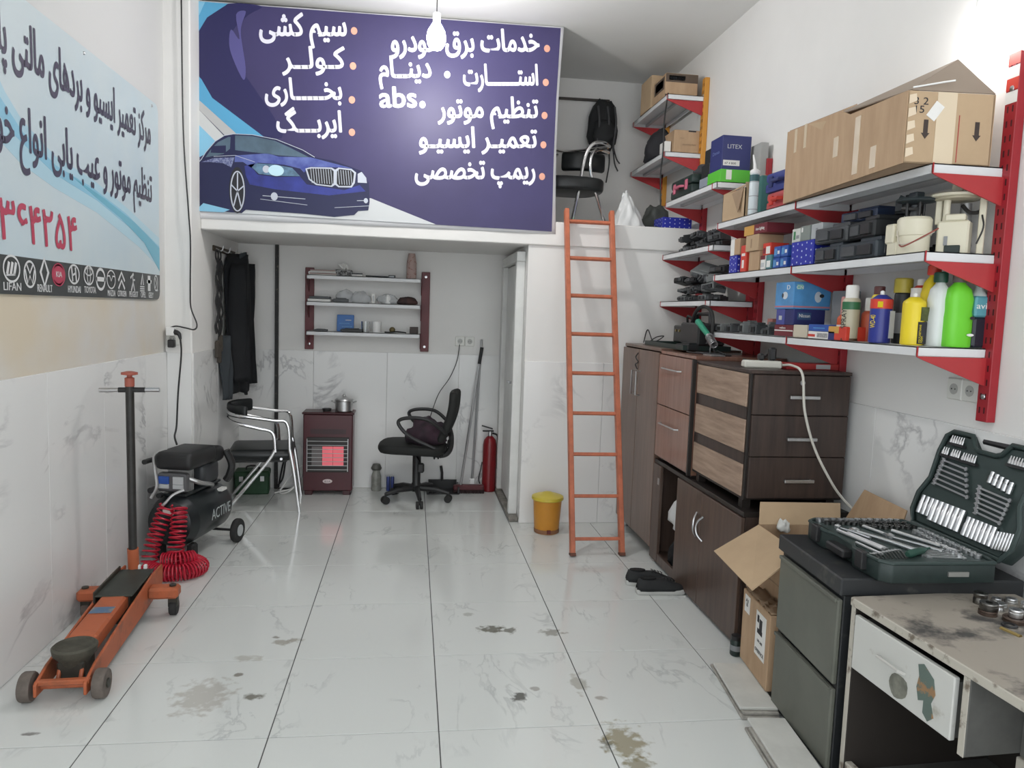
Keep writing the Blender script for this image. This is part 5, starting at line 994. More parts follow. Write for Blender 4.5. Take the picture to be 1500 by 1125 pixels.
can('white_cup', 'white cup on the middle alcove shelf beside the plastic bag', 1.47, 3.60, zb_, .022, .062, WHITE, nz=False, cat='cup')
lump('brown_cloth', mat('brown cloth', (.09, .045, .04), .9, bump=.4, scale=20, col2=(.04, .03, .03)), 'folded brown cloth at the right of the middle alcove shelf', 'cloth', (1.625, 3.63, zb_), (.17, .13, .065), 2.5, .2)
module('small_part', 'small flat grey part at the left of the lowest alcove shelf', (.945, 3.60, zc_), (.10, .07, .018), 0, m=DM2, cat='part')
fb = carton('foil_bag', 'bright blue printed packet propped on the lowest alcove shelf', 'packet', 1.13, 3.66, zc_, .135, .03, .135, mat('bright blue packet', (.015, .13, .42), .35), prints=[('F', .15, .45, .75, .5, SKY), ('F', .3, .25, .9, .3, SKY), ('F', .5, .65, .85, .7, LGREY)]); fb.rotation_euler = (-.15, 0, 0)
module('small_part', 'black tool lying in front of the blue packet in the alcove', (1.19, 3.575, zc_), (.16, .05, .03), .05, m=DM, cat='tool')
gl_ = T('drinking_glass', 'clear tumbler on the lowest alcove shelf', 'glass', (1.295, 3.61, zc_)); MB().lathe([(.001, .006), (.03, .006), (.034, .088), (.036, .088), (.033, 0), (.001, 0)], 22).build('tumbler', GLASS, gl_)
mg = T('white_mug', 'white tumbler shaped mug on the lowest alcove shelf', 'mug', (1.385, 3.61, zc_)); MB().lathe([(.001, .006), (.028, .006), (.035, .09), (.038, .09), (.031, 0), (.001, 0)], 24).build('mug_body', WHITE, mg)
tag(MB().ball((1.51, 3.61, zc_+.025), .025, 18).build('round_knob', mat('brass brown', (.16, .13, .06), .4, .5)), 'small brown round knob on the lowest alcove shelf', 'knob')
tag(MB().tube([(1.45, 3.59, zc_+.006), (1.50, 3.57, zc_+.006), (1.55, 3.58, zc_+.012), (1.60, 3.60, zc_+.008), (1.62, 3.58, zc_+.006)], .006, 6, smooth=5).build('black_strap', BLACK), 'black strap lying on the lowest alcove shelf', 'strap')
carton('dark_box', 'small dark brown box at the right end of the lowest alcove shelf', 'box', 1.685, 3.62, zc_, .07, .06, .055, mat('dark brown card', (.05, .035, .03), .6))
# ------------------------------------------------------------------ wooden cabinets along the right wall
WB = wood('brown melamine', (.185, .115, .085), (.115, .068, .05), .28, 'Z'); WR = wood('reddish melamine', (.27, .145, .105), (.19, .095, .07), .25, 'Z'); WD = wood('dark walnut melamine', (.062, .040, .032), (.028, .019, .016), .4, 'Z')
WDC = wood('dark brown melamine', (.115, .075, .058), (.06, .04, .032), .38, 'Z'); WDK = mat('black brown edge', (.018, .014, .012), .4); WP = wood('pale rustic wood', (.42, .30, .22), (.23, .155, .115), .55, 'Y', 1.6)
INS = mat('shade dark inside', (.03, .024, .02), .7)  # near black: the shade inside the desk is put into this colour
wd_ = T('wardrobe', 'tall brown two door cupboard beside the ladder on the right wall', 'cupboard', (3.46, 2.275, 0))
X0, X1 = -.25, .262
for y in (-.39, .385): bx('side_panel', WB, wd_, X0, y-.009, .06, X1, y+.009, 1.315, bevel=.0015)
bx('top_panel', WB, wd_, X0-.008, -.40, 1.312, X1, .395, 1.332, bevel=.0015); bx('base_panel', WB, wd_, X0, -.38, .06, X1, .376, .085); bx('back_panel', WB, wd_, X1-.008, -.38, .085, X1, .376, 1.312)
for y0, y1, hy in ((-.397, .018, -.03), (.023, .393, .075)):
    d = bx('door', WB, wd_, X0-.020, y0, .075, X0-.001, y1, 1.305, bevel=.002)
    MB().tube([(X0-.02, hy, 1.00), (X0-.048, hy, 1.0), (X0-.048, hy, 1.16), (X0-.02, hy, 1.16)], .0055, 8).build('handle', STEEL, d)
MB().tube([(X0-.022, .03, 1.28), (X0-.032, .05, 1.25), (X0-.024, .02, 1.22), (X0-.03, .06, 1.20), (X0-.024, .03, 1.17)], .004, 6, smooth=5).build('key_cord', BLACK, wd_)
for x in (X0+.04, X1-.05):
    for y in (-.34, .33): MB().lathe([(.018, 0), (.022, .02), (.018, .062)], 12, Matrix.Translation((x, y, 0))).build('foot', STEEL, wd_)

lc_ = T('low_cabinet', 'long low dark brown cabinet with an open shoe compartment and two doors', 'cabinet', (3.46, 1.24, 0))
a, b = -.64, .64      # y extent, near and far end
bx('top_panel', WDK, lc_, X0-.012, a, .622, X1, b-.002, .645, bevel=.002); bx('end_panel', WD, lc_, X0, a, .02, X1, a+.018, .622, bevel=.001); bx('end_panel', WDC, lc_, X0, b-.02, .02, X1, b-.002, .622)
bx('divider', WDC, lc_, X0, .205, .03, X1, .222, .622); bx('base_panel', WDC, lc_, X0, a+.018, .03, X1, b-.02, .05); bx('back_panel', INS, lc_, X1-.008, a+.018, .05, X1, b-.02, .622)
bx('face_strip', WDC, lc_, X0-.018, .50, .02, X0, b-.004, .618, bevel=.001); bx('toe_rail', WDC, lc_, X0-.016, .2, .02, X0, .5, .075, bevel=.001); bx('hinge_plate', ALU, lc_, X0-.02, .52, .50, X0-.018, .545, .54)
for y0, y1, hy, sg_ in ((a+.004, -.162, -.195, 1), (-.157, .205, -.105, -1)):
    d = bx('door', WDC, lc_, X0-.019, y0, .02, X0-.001, y1, .618, bevel=.002)
    MB().tube([(X0-.018, hy, .37), (X0-.04, hy+.018*sg_, .40), (X0-.046, hy+.025*sg_, .435), (X0-.04, hy+.018*sg_, .47), (X0-.018, hy, .50)], .006, 8, smooth=5).build('handle', STEEL, d)
for y in (a+.05, b-.06):
    for x in (X0+.03, X1-.04): bx('foot', WDK, lc_, x-.02, y-.02, 0, x+.02, y+.02, .03)
pbw = lump('plastic_bag', BAGW, 'white crumpled plastic bag inside the open compartment of the low cabinet', 'bag', (3.345, 1.585, .265), (.24, .22, .22), 7., .28)
lump('black_cloth', JK, 'black cloth heap below the plastic bag in the open compartment', 'cloth', (3.345, 1.585, .052), (.24, .23, .21), 12., .25)

bd = T('drawer_cabinet', 'reddish brown two drawer cabinet standing on the low cabinet beside the tall cupboard', 'cabinet', (3.46, 1.592, .66))
a, b = -.29, .283
for y in (a, b-.018): bx('side_panel', WR, bd, X0, y, 0, X1, y+.018, .645, bevel=.0015)
bx('top_panel', WR, bd, X0-.008, a-.004, .642, X1, b, .66, bevel=.0015); bx('base_panel', WB, bd, X0, a+.018, 0, X1, b-.018, .02); bx('back_panel', WB, bd, X1-.008, a+.018, .02, X1, b-.018, .64)
for z0, z1_, hz in ((.012, .328, .225), (.333, .638, .56)):
    d = bx('drawer', WR, bd, X0-.019, a+.02, z0, X0-.001, b-.004, z1_, bevel=.002)
    MB().tube([(X0-.018, -.11, hz), (X0-.04, -.10, hz), (X0-.042, .17, hz), (X0-.018, .18, hz)], .0045, 8).build('handle', STEEL, d)
bx('edge_strip', WDK, bd, X0-.021, a-.002, .0, X0-.001, a+.017, .642)
for y in (a+.03, b-.05):
    for x in (X0+.03, X1-.04): bx('foot', WDK, bd, x-.02, y-.015, -.0145, x+.02, y+.015, 0)

dc = T('drawer_chest', 'dark three drawer chest with pale wood bands on its side on the low cabinet', 'chest', (3.455, .975, .69))
a, b = -.325, .322; X0c, X1c = -.24, .25
bx('carcass', WDK, dc, X0c, a+.004, 0, X1c, b, .592, bevel=.002); bx('top_panel', WD, dc, X0c-.008, a-.012, .592, X1c, b, .608, bevel=.002)
for z0, z1_ in ((.435, .588), (.222, .375), (.015, .165)): bx('side_band', WP, dc, X0c-.008, a+.02, z0, X0c+.001, b-.02, z1_, bevel=.002)
for z0, z1_ in ((.377, .433), (.167, .220)): bx('dark_band', WD, dc, X0c-.003, a+.02, z0, X0c+.001, b-.02, z1_)
for k, (z0, z1_) in enumerate(((.012, .205), (.209, .40), (.404, .588))):
    d = bx('drawer', WD, dc, X0c+.012, a-.014, z0, X1c-.006, a+.004, z1_, bevel=.002)
    hz = z0+.085
    MB().box(-.06, a-.04, hz-.008, .085, a-.030, hz+.008).box(-.055, a-.032, hz-.006, -.045, a-.014, hz+.006).box(.07, a-.032, hz-.006, .08, a-.014, hz+.006).build('handle', ALU, d, bevel=.002)
    if k == 2: MB().lathe([(.013, 0), (.012, .004), (.005, .005), (.001, .003)], 16, Matrix.Translation((.005, a-.014, .555)) @ Matrix.Rotation(PI/2, 4, 'X')).build('lock', STEEL, d)
for y in (a+.05, b-.06):
    for x in (X0c+.03, X1c-.04): bx('foot', WDK, dc, x-.02, y-.02, -.0445, x+.02, y+.02, 0)

# shoes
def shoe(name, label, loc, rz):
    o = T(name, label, 'shoe', loc, rz)
    out = sm([(-.14, 0), (-.13, .03), (-.05, .036), (.06, .046), (.125, .035), (.145, 0), (.125, -.04), (.06, -.044), (-.05, -.034), (-.13, -.03)], 4)
    MB().prism(out, 0, .028).build('sole', mat('grey white sole', (.50, .50, .48), .6), o, bevel=.006, seg=2)
    secs = [(-.138, .012, .05), (-.125, .03, .085), (-.08, .036, .088), (-.03, .036, .082), (.02, .040, .082), (.06, .043, .066), (.10, .040, .050), (.128, .028, .040), (.14, .008, .030)]
    mb = MB(); n = 14; vs = []; fs = []
    for x, w, h in secs:
        for i in range(n):
            t = PI*i/(n-1); vs.append((x, w*math.cos(t), .022+(h-.022)*max(0, math.sin(t))**.7))
    for j in range(len(secs)-1):
        for i in range(n-1): fs.append((j*n+i, j*n+i+1, (j+1)*n+i+1, (j+1)*n+i))
    mb.add(vs, fs).build('upper', mat('black knit', (.018, .019, .02), .8, bump=.4, scale=60), o, smooth=80, solid=.003)
    MB().prism(ell(-.075, 0, .045, .024, 18), .084, .0895).build('collar_opening', mat('shoe inside', (.006, .006, .006), .9), o)
    for i in range(4): MB().tube([(.005+i*.018, -.022, .085-.004*i), (.01+i*.018, 0, .090-.005*i), (.005+i*.018, .022, .085-.004*i)], .003, 6).build('lace', BLACK, o)
    return o
shoe('shoe', 'black trainer with grey sole before the low cabinet, the one nearer the shop door', (3.07, 1.29, 0), .02); shoe('shoe', 'black trainer with grey sole before the low cabinet, the one nearer the ladder', (3.05, 1.415, 0), -.15)
jr = T('small_jar', 'small dark green jar on the floor at the near corner of the low cabinet', 'jar', (3.17, .53, 0)); MB().lathe([(.024, 0), (.027, .005), (.027, .065), (.022, .075)], 18).build('body', DGREEN, jr); MB().lathe([(.024, .073), (.024, .092), (.001, .094)], 18).build('cap', BLACK, jr); MB().lathe([(.0275, .025), (.0275, .05)], 18).build('label_band', GREY, jr)

# ---- things on the cupboard and chest tops
zt = 1.333
st_ = T('solder_station', 'black soldering power unit with a carrying handle on the reddish cabinet and cupboard', 'power unit', (3.44, 1.98, zt+.03))
MB().box(-.085, -.30, 0, .085, .0, .135).build('case', BLACK, st_, bevel=.01); MB().box(-.07, .0, .005, .07, .17, .115).build('transformer_block', mat('dark case grey', (.035, .036, .035), .5), st_, bevel=.008)
for y in (.05, .11): MB().cyl((-.07, y, .08), (-.078, y, .08), .008, 10).build('terminal', mat('brass', (.4, .3, .12), .3, 1.), st_)
MB().tube([(0, -.27, .13), (0, -.26, .19), (0, -.06, .19), (0, -.03, .13)], .012, 8).build('handle', BLACK, st_)
MB().tube([(-.02, -.02, .12), (-.03, -.10, .20), (-.02, -.2, .235), (.0, -.28, .20), (-.01, -.33, .1), (-.05, -.36, .01)], .011, 8, smooth=6).build('thick_cable', RUB, st_)
MB().tube([(.0, .10, .11), (-.02, .06, .17), (-.02, .0, .165), (.0, -.03, .13)], .008, 8, smooth=6).build('thick_cable', RUB, st_)
ty_ = T('tray', 'shallow black plastic tray under the soldering power unit', 'tray', (3.42, 2.06, zt)); MB().box(-.15, -.37, 0, .15, .37, .008).build('tray_base', DGREEN, ty_)
for d in ((-.15, -.37, -.142, .37), (.142, -.37, .15, .37), (-.142, -.37, .142, -.362), (-.142, .362, .142, .37)): bx('tray_rim', DGREEN, ty_, d[0], d[1], .008, d[2], d[3], .029)
tag(MB().tube([(3.32, 2.62, zt+.006), (3.34, 2.60, zt+.10), (3.36, 2.52, zt+.02), (3.42, 2.48, zt+.06), (3.40, 2.58, zt+.05), (3.33, 2.55, zt+.008), (3.30, 2.50, zt+.006), (3.36, 2.46, zt+.006)], .004, 6, smooth=6).build('loose_wire', BLACK), 'loose black wire springing up on the far end of the cupboard top', 'wire')
ir = T('soldering_iron', 'soldering iron with a green handle resting in a spring stand', 'soldering iron', (3.37, 1.52, 1.321))
MB().tube([(.0, .21, .185), (.0, .03, .105)], [.019, .015], 10).build('grip', mat('teal green grip', (.03, .28, .17), .45), ir); MB().tube([(.0, .03, .105), (-.01, -.05, .07)], [.012, .008], 10).build('barrel', BLACK, ir)
MB().tube(coil([(-.002, .03, .105), (-.01, -.08, .055)], 8, .021, 0), .0025, 6).build('spring_holder', STEEL, ir); MB().box(-.05, -.12, 0, .04, .10, .012).build('stand_base', BLACK, ir, bevel=.004); MB().tube([(-.01, -.02, .01), (-.01, -.03, .06)], .004, 6).build('stand_post', STEEL, ir)
MB().tube([(.0, .21, .185), (.06, .22, .16), (.08, .14, .02), (.04, -.02, .02), (.0, -.20, .012)], .005, 6, smooth=6).build('iron_cord', RUB, ir)
module('adapter', 'black power adapter brick lying before the soldering stand', (3.33, 1.76, 1.333), (.09, .15, .045), .15, m=DM, cat='adapter')
tag(MB().box(-.04, -.06, 0, .04, .06, .006).build('metal_offcut', ALU, loc=(3.33, 1.365, 1.3215), bevel=.001), 'small flat metal offcut at the near end of the reddish cabinet top', 'offcut')
tag(MB().tube([(3.30, 1.70, 1.327), (3.28, 1.60, 1.327), (3.31, 1.48, 1.327), (3.36, 1.36, 1.327), (3.42, 1.34, 1.327)], .005, 6, smooth=6).build('black_lead', BLACK), 'black lead along the front edge of the reddish cabinet top', 'wire')
ps = T('power_strip', 'white power strip with a black plug on the dark chest top', 'power strip', (3.335, .80, 1.2985), -.12)
MB().box(-.09, -.03, 0, .09, .03, .036).build('strip_body', mat('off white plastic', (.68, .67, .60), .4), ps, bevel=.007)
for x in (-.05, 0, .05): MB().lathe([(.018, .0355), (.017, .0368), (.001, .0362)], 16, Matrix.Translation((x, 0, 0))).build('outlet', mat('socket grey', (.42, .42, .40), .4), ps)
MB().box(.03, -.015, .037, .065, .02, .10).build('plug', BLACK, ps, bevel=.008); MB().box(-.02, -.015, .037, .01, .02, .07).build('plug', BLACK, ps, bevel=.008)
MB().tube([(.05, .02, .08), (.06, .10, .06), (.05, .20, .02), (.0, .28, .025)], .005, 6, smooth=5).build('plug_cord', BLACK, ps)
rc = carton('red_case', 'flat red tool case with a silver label lying on the dark chest', 'case', 3.575, .80, 1.2985, .27, .09, .03, mat('red case plastic', (.42, .03, .03), .45), .0, prints=[('F', .55, .15, .82, .85, LGREY)])
tag(MB().tube([(3.425, .79, 1.315), (3.44, .70, 1.32), (3.445, .615, 1.285), (3.46, .60, 1.12), (3.52, .60, .95), (3.60, .58, .80), (3.66, .57, .72), (3.70, .50, .66), (3.71, .40, .60)], .006, 6, smooth=8).build('white_cable', mat('white cable', (.62, .60, .54), .5)), 'white cable draping from the power strip down the chest front', 'cable')

# ---- cartons and stone strips on the floor
STN = mat('stone edge', (.42, .40, .36), .7, var=.35, scale=18); STT = mat('stone top', (.62, .62, .58), .5, var=.12, scale=8)
for nm, (x, y, L2, k, rz_) in {'far': (3.055, .20, .44, 3, -.12), 'near': (2.985, -.33, .50, 4, -.10)}.items():
    ss = T('stone_strips', 'stack of narrow marble floor strips lying beside the cartons, %s' % ('far stack under the labelled carton' if nm == 'far' else 'near stack by the filing cabinet'), 'stone strips', (x, y, 0), rz_)
    for i in range(k):
        bx('strip', STT if i == k-1 else STN, ss, -.075+.008*(i % 2)-.006*i*0, -L2/2+.015*i, i*.0125+.0005, .075, L2/2-.02*((i*7) % 3), i*.0125+.012, bevel=.002)
tc = T('tall_carton', 'slim brown carton with white labels standing on marble strips by the filing cabinet', 'carton', (3.165, .27, .040), -.10)
MB().box(-.04, -.155, 0, .04, .155, .315).build('box_body', KRAFT, tc, bevel=.003, smooth=0)
bx('printed_panel', PAPER, tc, -.041, .07, .225, -.0398, .13, .30); bx('printed_panel', PAPER, tc, -.041, -.12, .10, -.0398, -.01, .285)
text('OVERPACK', INK, tc, (-.0415, -.065, .115), (0, -1, 0), (0, 0, 1), .022, .095, 'CENTER', .012); text('UN 3481', INK, tc, (-.0415, -.065, .16), (0, -1, 0), (0, 0, 1), .016, .055, 'CENTER', .01)
for p in ([(-.05, .20), (-.08, .20), (-.08, .26), (-.065, .235), (-.05, .26)], [(-.045, .24), (-.035, .27), (-.025, .24)], [(-.085, .195), (-.03, .195), (-.03, .215), (-.085, .215)]): bx('hazard_mark', INK, tc, -.0416, min(q[0] for q in p), min(q[1] for q in p), -.0405, max(q[0] for q in p), max(q[1] for q in p))
text('A1\nB', INK, tc, (-.0415, .10, .27), (0, -1, 0), (0, 0, 1), .022, .03, 'CENTER', .01)
MB().grid(lambda u, v: (-.035+.07*v, -.15+.30*u, .315+.012*math.sin(u*31)*math.sin(v*9+u*5)+.006), 24, 4).build('torn_top', KRAFTD, tc, solid=.004)
oc2 = T('open_carton', 'brown carton with spread flaps between the low cabinet and the filing cabinet', 'carton', (3.41, .30, 0), -.05)
for d in ((-.195, -.20, -.19, .20), (.19, -.20, .195, .20), (-.19, -.20, .19, -.195), (-.19, .195, .19, .20)): bx('wall', KRAFT, oc2, d[0], d[1], .005, d[2], d[3], .615)
bx('base', KRAFTD, oc2, -.195, -.20, 0, .195, .20, .005)
flap([(-.195, .19, .615), (-.195, -.20, .615), (-.385, -.22, .47), (-.40, .17, .50)], KRAFT2, oc2); flap([(-.19, .20, .615), (.19, .20, .615), (.22, .27, .70), (-.16, .27, .70)], KRAFT2, oc2); flap([(.195, .20, .615), (.195, -.20, .615), (.245, -.19, .79), (.245, .12, .80)], KRAFT, oc2)
flap([(-.19, -.20, .615), (.19, -.20, .615), (.19, -.205, .49), (-.19, -.207, .49)], KRAFT2, oc2)
bx('stripe', KRAFTD, oc2, -.1965, -.19, .42, -.195, .19, .424)
lump('junk_heap', mat('dark packing', (.03, .028, .025), .9, bump=.4, scale=15), 'dark packing material filling the open carton', 'packing', (3.41, .30, .30), (.34, .34, .30), 15., .25)
lump('white_foam', mat('white foam', (.6, .6, .57), .8), 'scrap of white foam on top of the open carton', 'foam', (3.32, .46, .60), (.05, .06, .05), 5., .4)

# ------------------------------------------------------------------ filing cabinet and open tool case
FC = mat('olive grey steel', (.135, .14, .115), .45, var=.2, scale=3.5); FD = mat('black worn steel', (.022, .024, .026), .45, col2=(.06, .06, .055), scale=14, lo=.3, hi=.42)
fc = T('filing_cabinet', 'olive grey two drawer steel filing cabinet with a black top', 'filing cabinet', (3.405, -.18, 0), -.075)
bx('carcass', FD, fc, -.30, -.238, .02, .30, .238, .64, bevel=.003); bx('top_slab', FD, fc, -.318, -.246, .64, .305, .248, .70, bevel=.005); bx('plinth', FD, fc, -.29, -.23, 0, .29, .23, .02)
for z0, z1_ in ((.335, .625), (.035, .320)):
    d = bx('drawer', FC, fc, -.318, -.236, z0, -.30, .222, z1_, bevel=.005)
    bx('pull_lip', FC, d, -.326, -.23, z1_-.012, -.316, .215, z1_+.002, bevel=.002)
tcs = T('tool_case', 'open dark green socket set case standing on the filing cabinet', 'case', (3.385, -.205, .7012), -.04)
TG = mat('case green', (.020, .034, .032), .42, var=.25, scale=20); TG2 = mat('case tray green', (.030, .048, .045), .5)
ol = [(-.20, -.235), (-.17, -.26), (.10, -.255), (.19, -.25), (.20, -.20), (.20, .21), (.19, .25), (.08, .258), (-.17, .26), (-.20, .235), (-.21, .10), (-.19, .06), (-.19, -.06), (-.21, -.10)]
MB().prism(ol, .0, .062).build('base_shell', TG, tcs, bevel=.006, seg=2)
MB().tube([(x*.985, y*.985, .066) for x, y in ol], .007, 8, closed=True).build('base_rim', TG2, tcs)
bx('base_tray', TG2, tcs, -.18, -.235, .060, .185, .235, .0645)
for y in (-.15, .15): MB().box(-.222, y-.022, .015, -.20, y+.022, .075).build('latch', BLACK, tcs, bevel=.003)
MB().box(-.225, -.06, .015, -.185, .06, .045).build('carry_handle', BLACK, tcs, bevel=.006)
bx('name_plate', mat('silver plate', (.4, .4, .38), .35, .6), tcs, .02, -.2625, .025, .09, -.256, .04)
U, V_ = Vector((0, -1, 0)), Vector((math.sin(.30), 0, math.cos(.30))); Nn = U.cross(V_)
LM = Matrix((U, V_, Nn)).transposed().to_4x4(); LM.translation = (.212, 0, .065)
lo = [(-.23, .0), (-.262, .05), (-.262, .12), (-.228, .19), (-.235, .30), (-.225, .365), (-.195, .385), (-.09, .385), (-.06, .345), (-.04, .335), (.05, .335), (.075, .345), (.105, .385), (.195, .385), (.225, .365), (.235, .30), (.228, .19), (.262, .12), (.262, .05), (.23, .0)]
MB().prism(lo, -.055, -.012, LM).build('lid_shell', TG, tcs, bevel=.005, seg=2)
mbr = MB(); pr_ = [LM @ Vector((x*.985, .19+(y-.19)*.985, -.004)) for x, y in lo]; mbr.tube(pr_, .009, 8, closed=True).build('lid_rim', TG2, tcs)
MB().prism([(x*.93, .19+(y-.19)*.92) for x, y in lo], -.013, -.009, LM).build('lid_tray', TG2, tcs, smooth=0)
MB().tube([LM @ Vector((-.055, .375, -.03)), LM @ Vector((.07, .375, -.03))], .012, 8).build('lid_handle', BLACK, tcs)
TW = wmat(tcs)
SOCK = mat('satin chrome', (.72, .73, .74), .33, 1.); BITM = mat('bright bit steel', (.58, .58, .58), .3, 1.)
_mc = {}
def put(name, key, maker, m, M_, label, cat, group):
    if key not in _mc:
        o = maker().build(name, m); _mc[key] = o
    else: o = _mc[key].copy(); COL.objects.link(o)
    W_ = TW @ M_; o.location = W_.translation; o.rotation_euler = W_.to_euler()
    return tag(o, label, cat, group)
def lidm(u, v, n=.0, rot=0.): return LM @ Matrix.Translation((u, v, n)) @ Matrix.Rotation(rot, 4, 'Z')
def sock_mb(r, L): return lambda: MB().lathe([(r*.82, 0), (r, .002), (r, L*.62), (r*.86, L*.66), (r*.86, L), (r*.6, L), (r*.6, L-.006), (.0005, L-.006)], 12, Matrix.Rotation(-PI/2, 4, 'X'))
k = 0
def sockrow(n, u0, du, v0, dv, r, L, row, nm='deep chrome socket'):
    for i in range(n):
        put('socket', ('s', r, L), sock_mb(r, L), SOCK, lidm(u0+du*i, v0+dv*i, .0), '%s, %s from left, %s in the tool case lid' % (nm, ORD[i], row[4:]), 'socket', 'sockets clipped in the tool case lid')
sockrow(3, -.212, .026, .045, -.000, .0105, .072, 'the left end group'); sockrow(6, -.136, .0285, .035, .0, .0135, .082, 'the big lower group'); sockrow(7, .045, .0205, .032, .0, .0100, .070, 'the middle lower group'); sockrow(6, .186, .0125, .03, .002, .0058, .062, 'the slim right group')
sockrow(5, .07, .024, .235, -.004, .0098, .042, 'the upper right group', 'short chrome socket')
def wrench_mb(L): return lambda: MB().box(-L/2, -.0032, -.002, L/2, .0032, .002).lathe([(.0075, -.0025), (.0075, .0025)], 10, Matrix.Translation((L/2, 0, 0))).prism([(-.014, -.008), (.004, -.009), (.006, 0), (.004, .009), (-.014, .008), (-.006, 0)], -.0025, .0025, Matrix.Translation((-L/2, 0, 0)))
for i in range(6): put('wrench', ('w', i), wrench_mb(.125+.012*i), SOCK, lidm(-.115+.005*i, .262-.0185*i, .004, -.06), 'chrome combination wrench, %s from top, left stack in the tool case lid' % ORD[i], 'wrench', 'wrenches in the tool case lid')
for i in range(6): put('wrench', ('w2', i), wrench_mb(.145-.006*i), SOCK, lidm(.115+.002*i, .205-.0165*i, .004, -.06), 'chrome combination wrench, %s from top, right stack in the tool case lid' % ORD[i], 'wrench', 'wrenches in the tool case lid')
def bit_mb(): return MB().lathe([(.0045, 0), (.0045, .016), (.003, .02), (.002, .032)], 8, Matrix.Rotation(-PI/2, 4, 'X'))
for n, u0, v0, nm in ((6, -.185, .335, 'top left'), (3, -.205, .285, 'second row left'), (4, -.155, .285, 'second row middle'), (6, -.095, .283, 'second row right'), (6, .12, .315, 'top right')):
    MB().box(u0-.008, v0-.006, -.010, u0+n*.0125+.002, v0+.004, .006, LM).build('bit_rail', BLACK, tcs, smooth=0)
    for i in range(n): put('screwdriver_bit', 'bit', bit_mb, BITM, lidm(u0+.0125*i, v0, .001), 'small steel bit, %s from left, %s row in the tool case lid' % (ORD[i], nm), 'bit', 'bits in the tool case lid')
# contents of the base: sockets standing in rows, ratchets, bars and wrenches lying flat
def base(x, y, z=.0655, rot=0.): return Matrix.Translation((x, y, z)) @ Matrix.Rotation(rot, 4, 'Z')
def ring_mb(r, h): return lambda: MB().lathe([(r, 0), (r, h), (r*.62, h), (r*.62, h-.007), (.0005, h-.007)], 12)
DSO = mat('dark steel', (.20, .20, .195), .3, 1.)
for i in range(14): put('socket', ('r', i//5), ring_mb(.0125-.0014*(i//5), .014), SOCK, base(-.165+.027*i-.0016*i*(i//5), .222-.004*(i % 2)), 'short socket, %s from the latch side, far row in the tool case base' % ORD[i], 'socket', 'sockets standing in the tool case base')
for i in range(16): put('socket', ('q', i//6), ring_mb(.0105-.0012*(i//6), .012), DSO, base(-.15+.0205*i, .19-.003*(i % 3)), 'short dark socket, %s from the latch side, second row in the tool case base' % ORD[i], 'socket', 'sockets standing in the tool case base')
for i in range(14): put('socket', ('p', i//6), ring_mb(.0095, .012), DSO, base(-.03+.0150*i, .155-.013*(i % 3)), 'tiny dark socket, %s from the latch side, clustered row in the tool case base' % ORD[i], 'socket', 'sockets standing in the tool case base')
for i in range(12): put('socket', ('o', i//4), ring_mb(.0125, .013), SOCK, base(.165, .10-.027*i), 'short socket, %s from the alcove end, hinge row in the tool case base' % ORD[i], 'socket', 'sockets standing in the tool case base')
for i in range(10): put('socket', ('n', i//4), ring_mb(.0115, .013), SOCK, base(.13-.003*i, .08-.03*i), 'short socket, %s from the alcove end, inner hinge row in the case base' % ORD[i], 'socket', 'sockets standing in the tool case base')
def ratchet(L, s): return lambda: MB().tube([(-L/2, 0, .006), (-L/2+.09*s, 0, .008), (L/2-.03, 0, .007)], [.009*s, .0075*s, .005*s], 10).lathe([(.017*s, 0), (.018*s, .003), (.018*s, .013), (.012*s, .016)], 16, Matrix.Translation((L/2-.015, 0, 0))).lathe([(.008*s, .015), (.008*s, .018)], 12, Matrix.Translation((L/2-.015, 0, 0)))
for i, (x, y, r, L, s) in enumerate(((-.06, -.02, 1.95, .26, 1.), (.03, -.06, 2.05, .20, .8), (-.12, .07, 1.9, .16, .65))): put('ratchet', ('rt', i), ratchet(L, s), SOCK, base(x, y, .0655, r), 'chrome ratchet handle lying in the tool case base, the %s one' % ['longest', 'middle sized', 'smallest'][i], 'ratchet', 'ratchets in the tool case base')
def bar(L, r): return lambda: MB().cyl((-L/2, 0, r), (L/2, 0, r), r, 10).box(-L/2-.01, -r*.7, r*.3, -L/2, r*.7, r*1.7)
for i, (x, y, r, L, w) in enumerate(((-.145, -.02, 1.75, .22, .007), (-.125, -.03, 1.75, .18, .006), (.085, -.03, 1.9, .25, .007), (-.02, .10, 1.8, .10, .006), (-.165, -.11, 1.7, .12, .005))): put('extension_bar', ('b', i), bar(L, w), SOCK, base(x, y, .0655, r), 'steel extension bar lying in the tool case base, %s of five by length' % ['second longest', 'middle', 'longest', 'shortest', 'fourth longest'][i], 'bar', 'bars in the tool case base')
put('screwdriver', 'sd', lambda: MB().tube([(-.06, 0, .012), (-.05, 0, .012), (.03, 0, .012), (.05, 0, .012)], [.008, .013, .012, .007], 10).cyl((.05, 0, .012), (.08, 0, .012), .004, 8), mat('green driver grip', (.02, .07, .05), .4), base(-.03, -.17, .0655, .5), 'dark green screwdriver handle lying at the near end of the tool case base', 'screwdriver', None)
for i in range(9): put('hex_key', ('h', i), (lambda L: (lambda: MB().tube([(0, 0, .003), (L, 0, .003), (L, .02, .003)], .0022, 6)))(.05+.006*i), DSO, base(-.19+.012*i, -.215, .0655, 1.2), 'steel hex key, %s from the latch side in the tool case base' % ORD[i], 'hex key', 'hex keys in the tool case base')
for i in range(6): put('wrench', ('w3', i), wrench_mb(.11+.008*i), SOCK, base(.055-.0*i, -.20+.018*i, .068, -.15), 'small chrome wrench, %s from the near end of the tool case base' % ORD[i], 'wrench', 'wrenches in the tool case base')

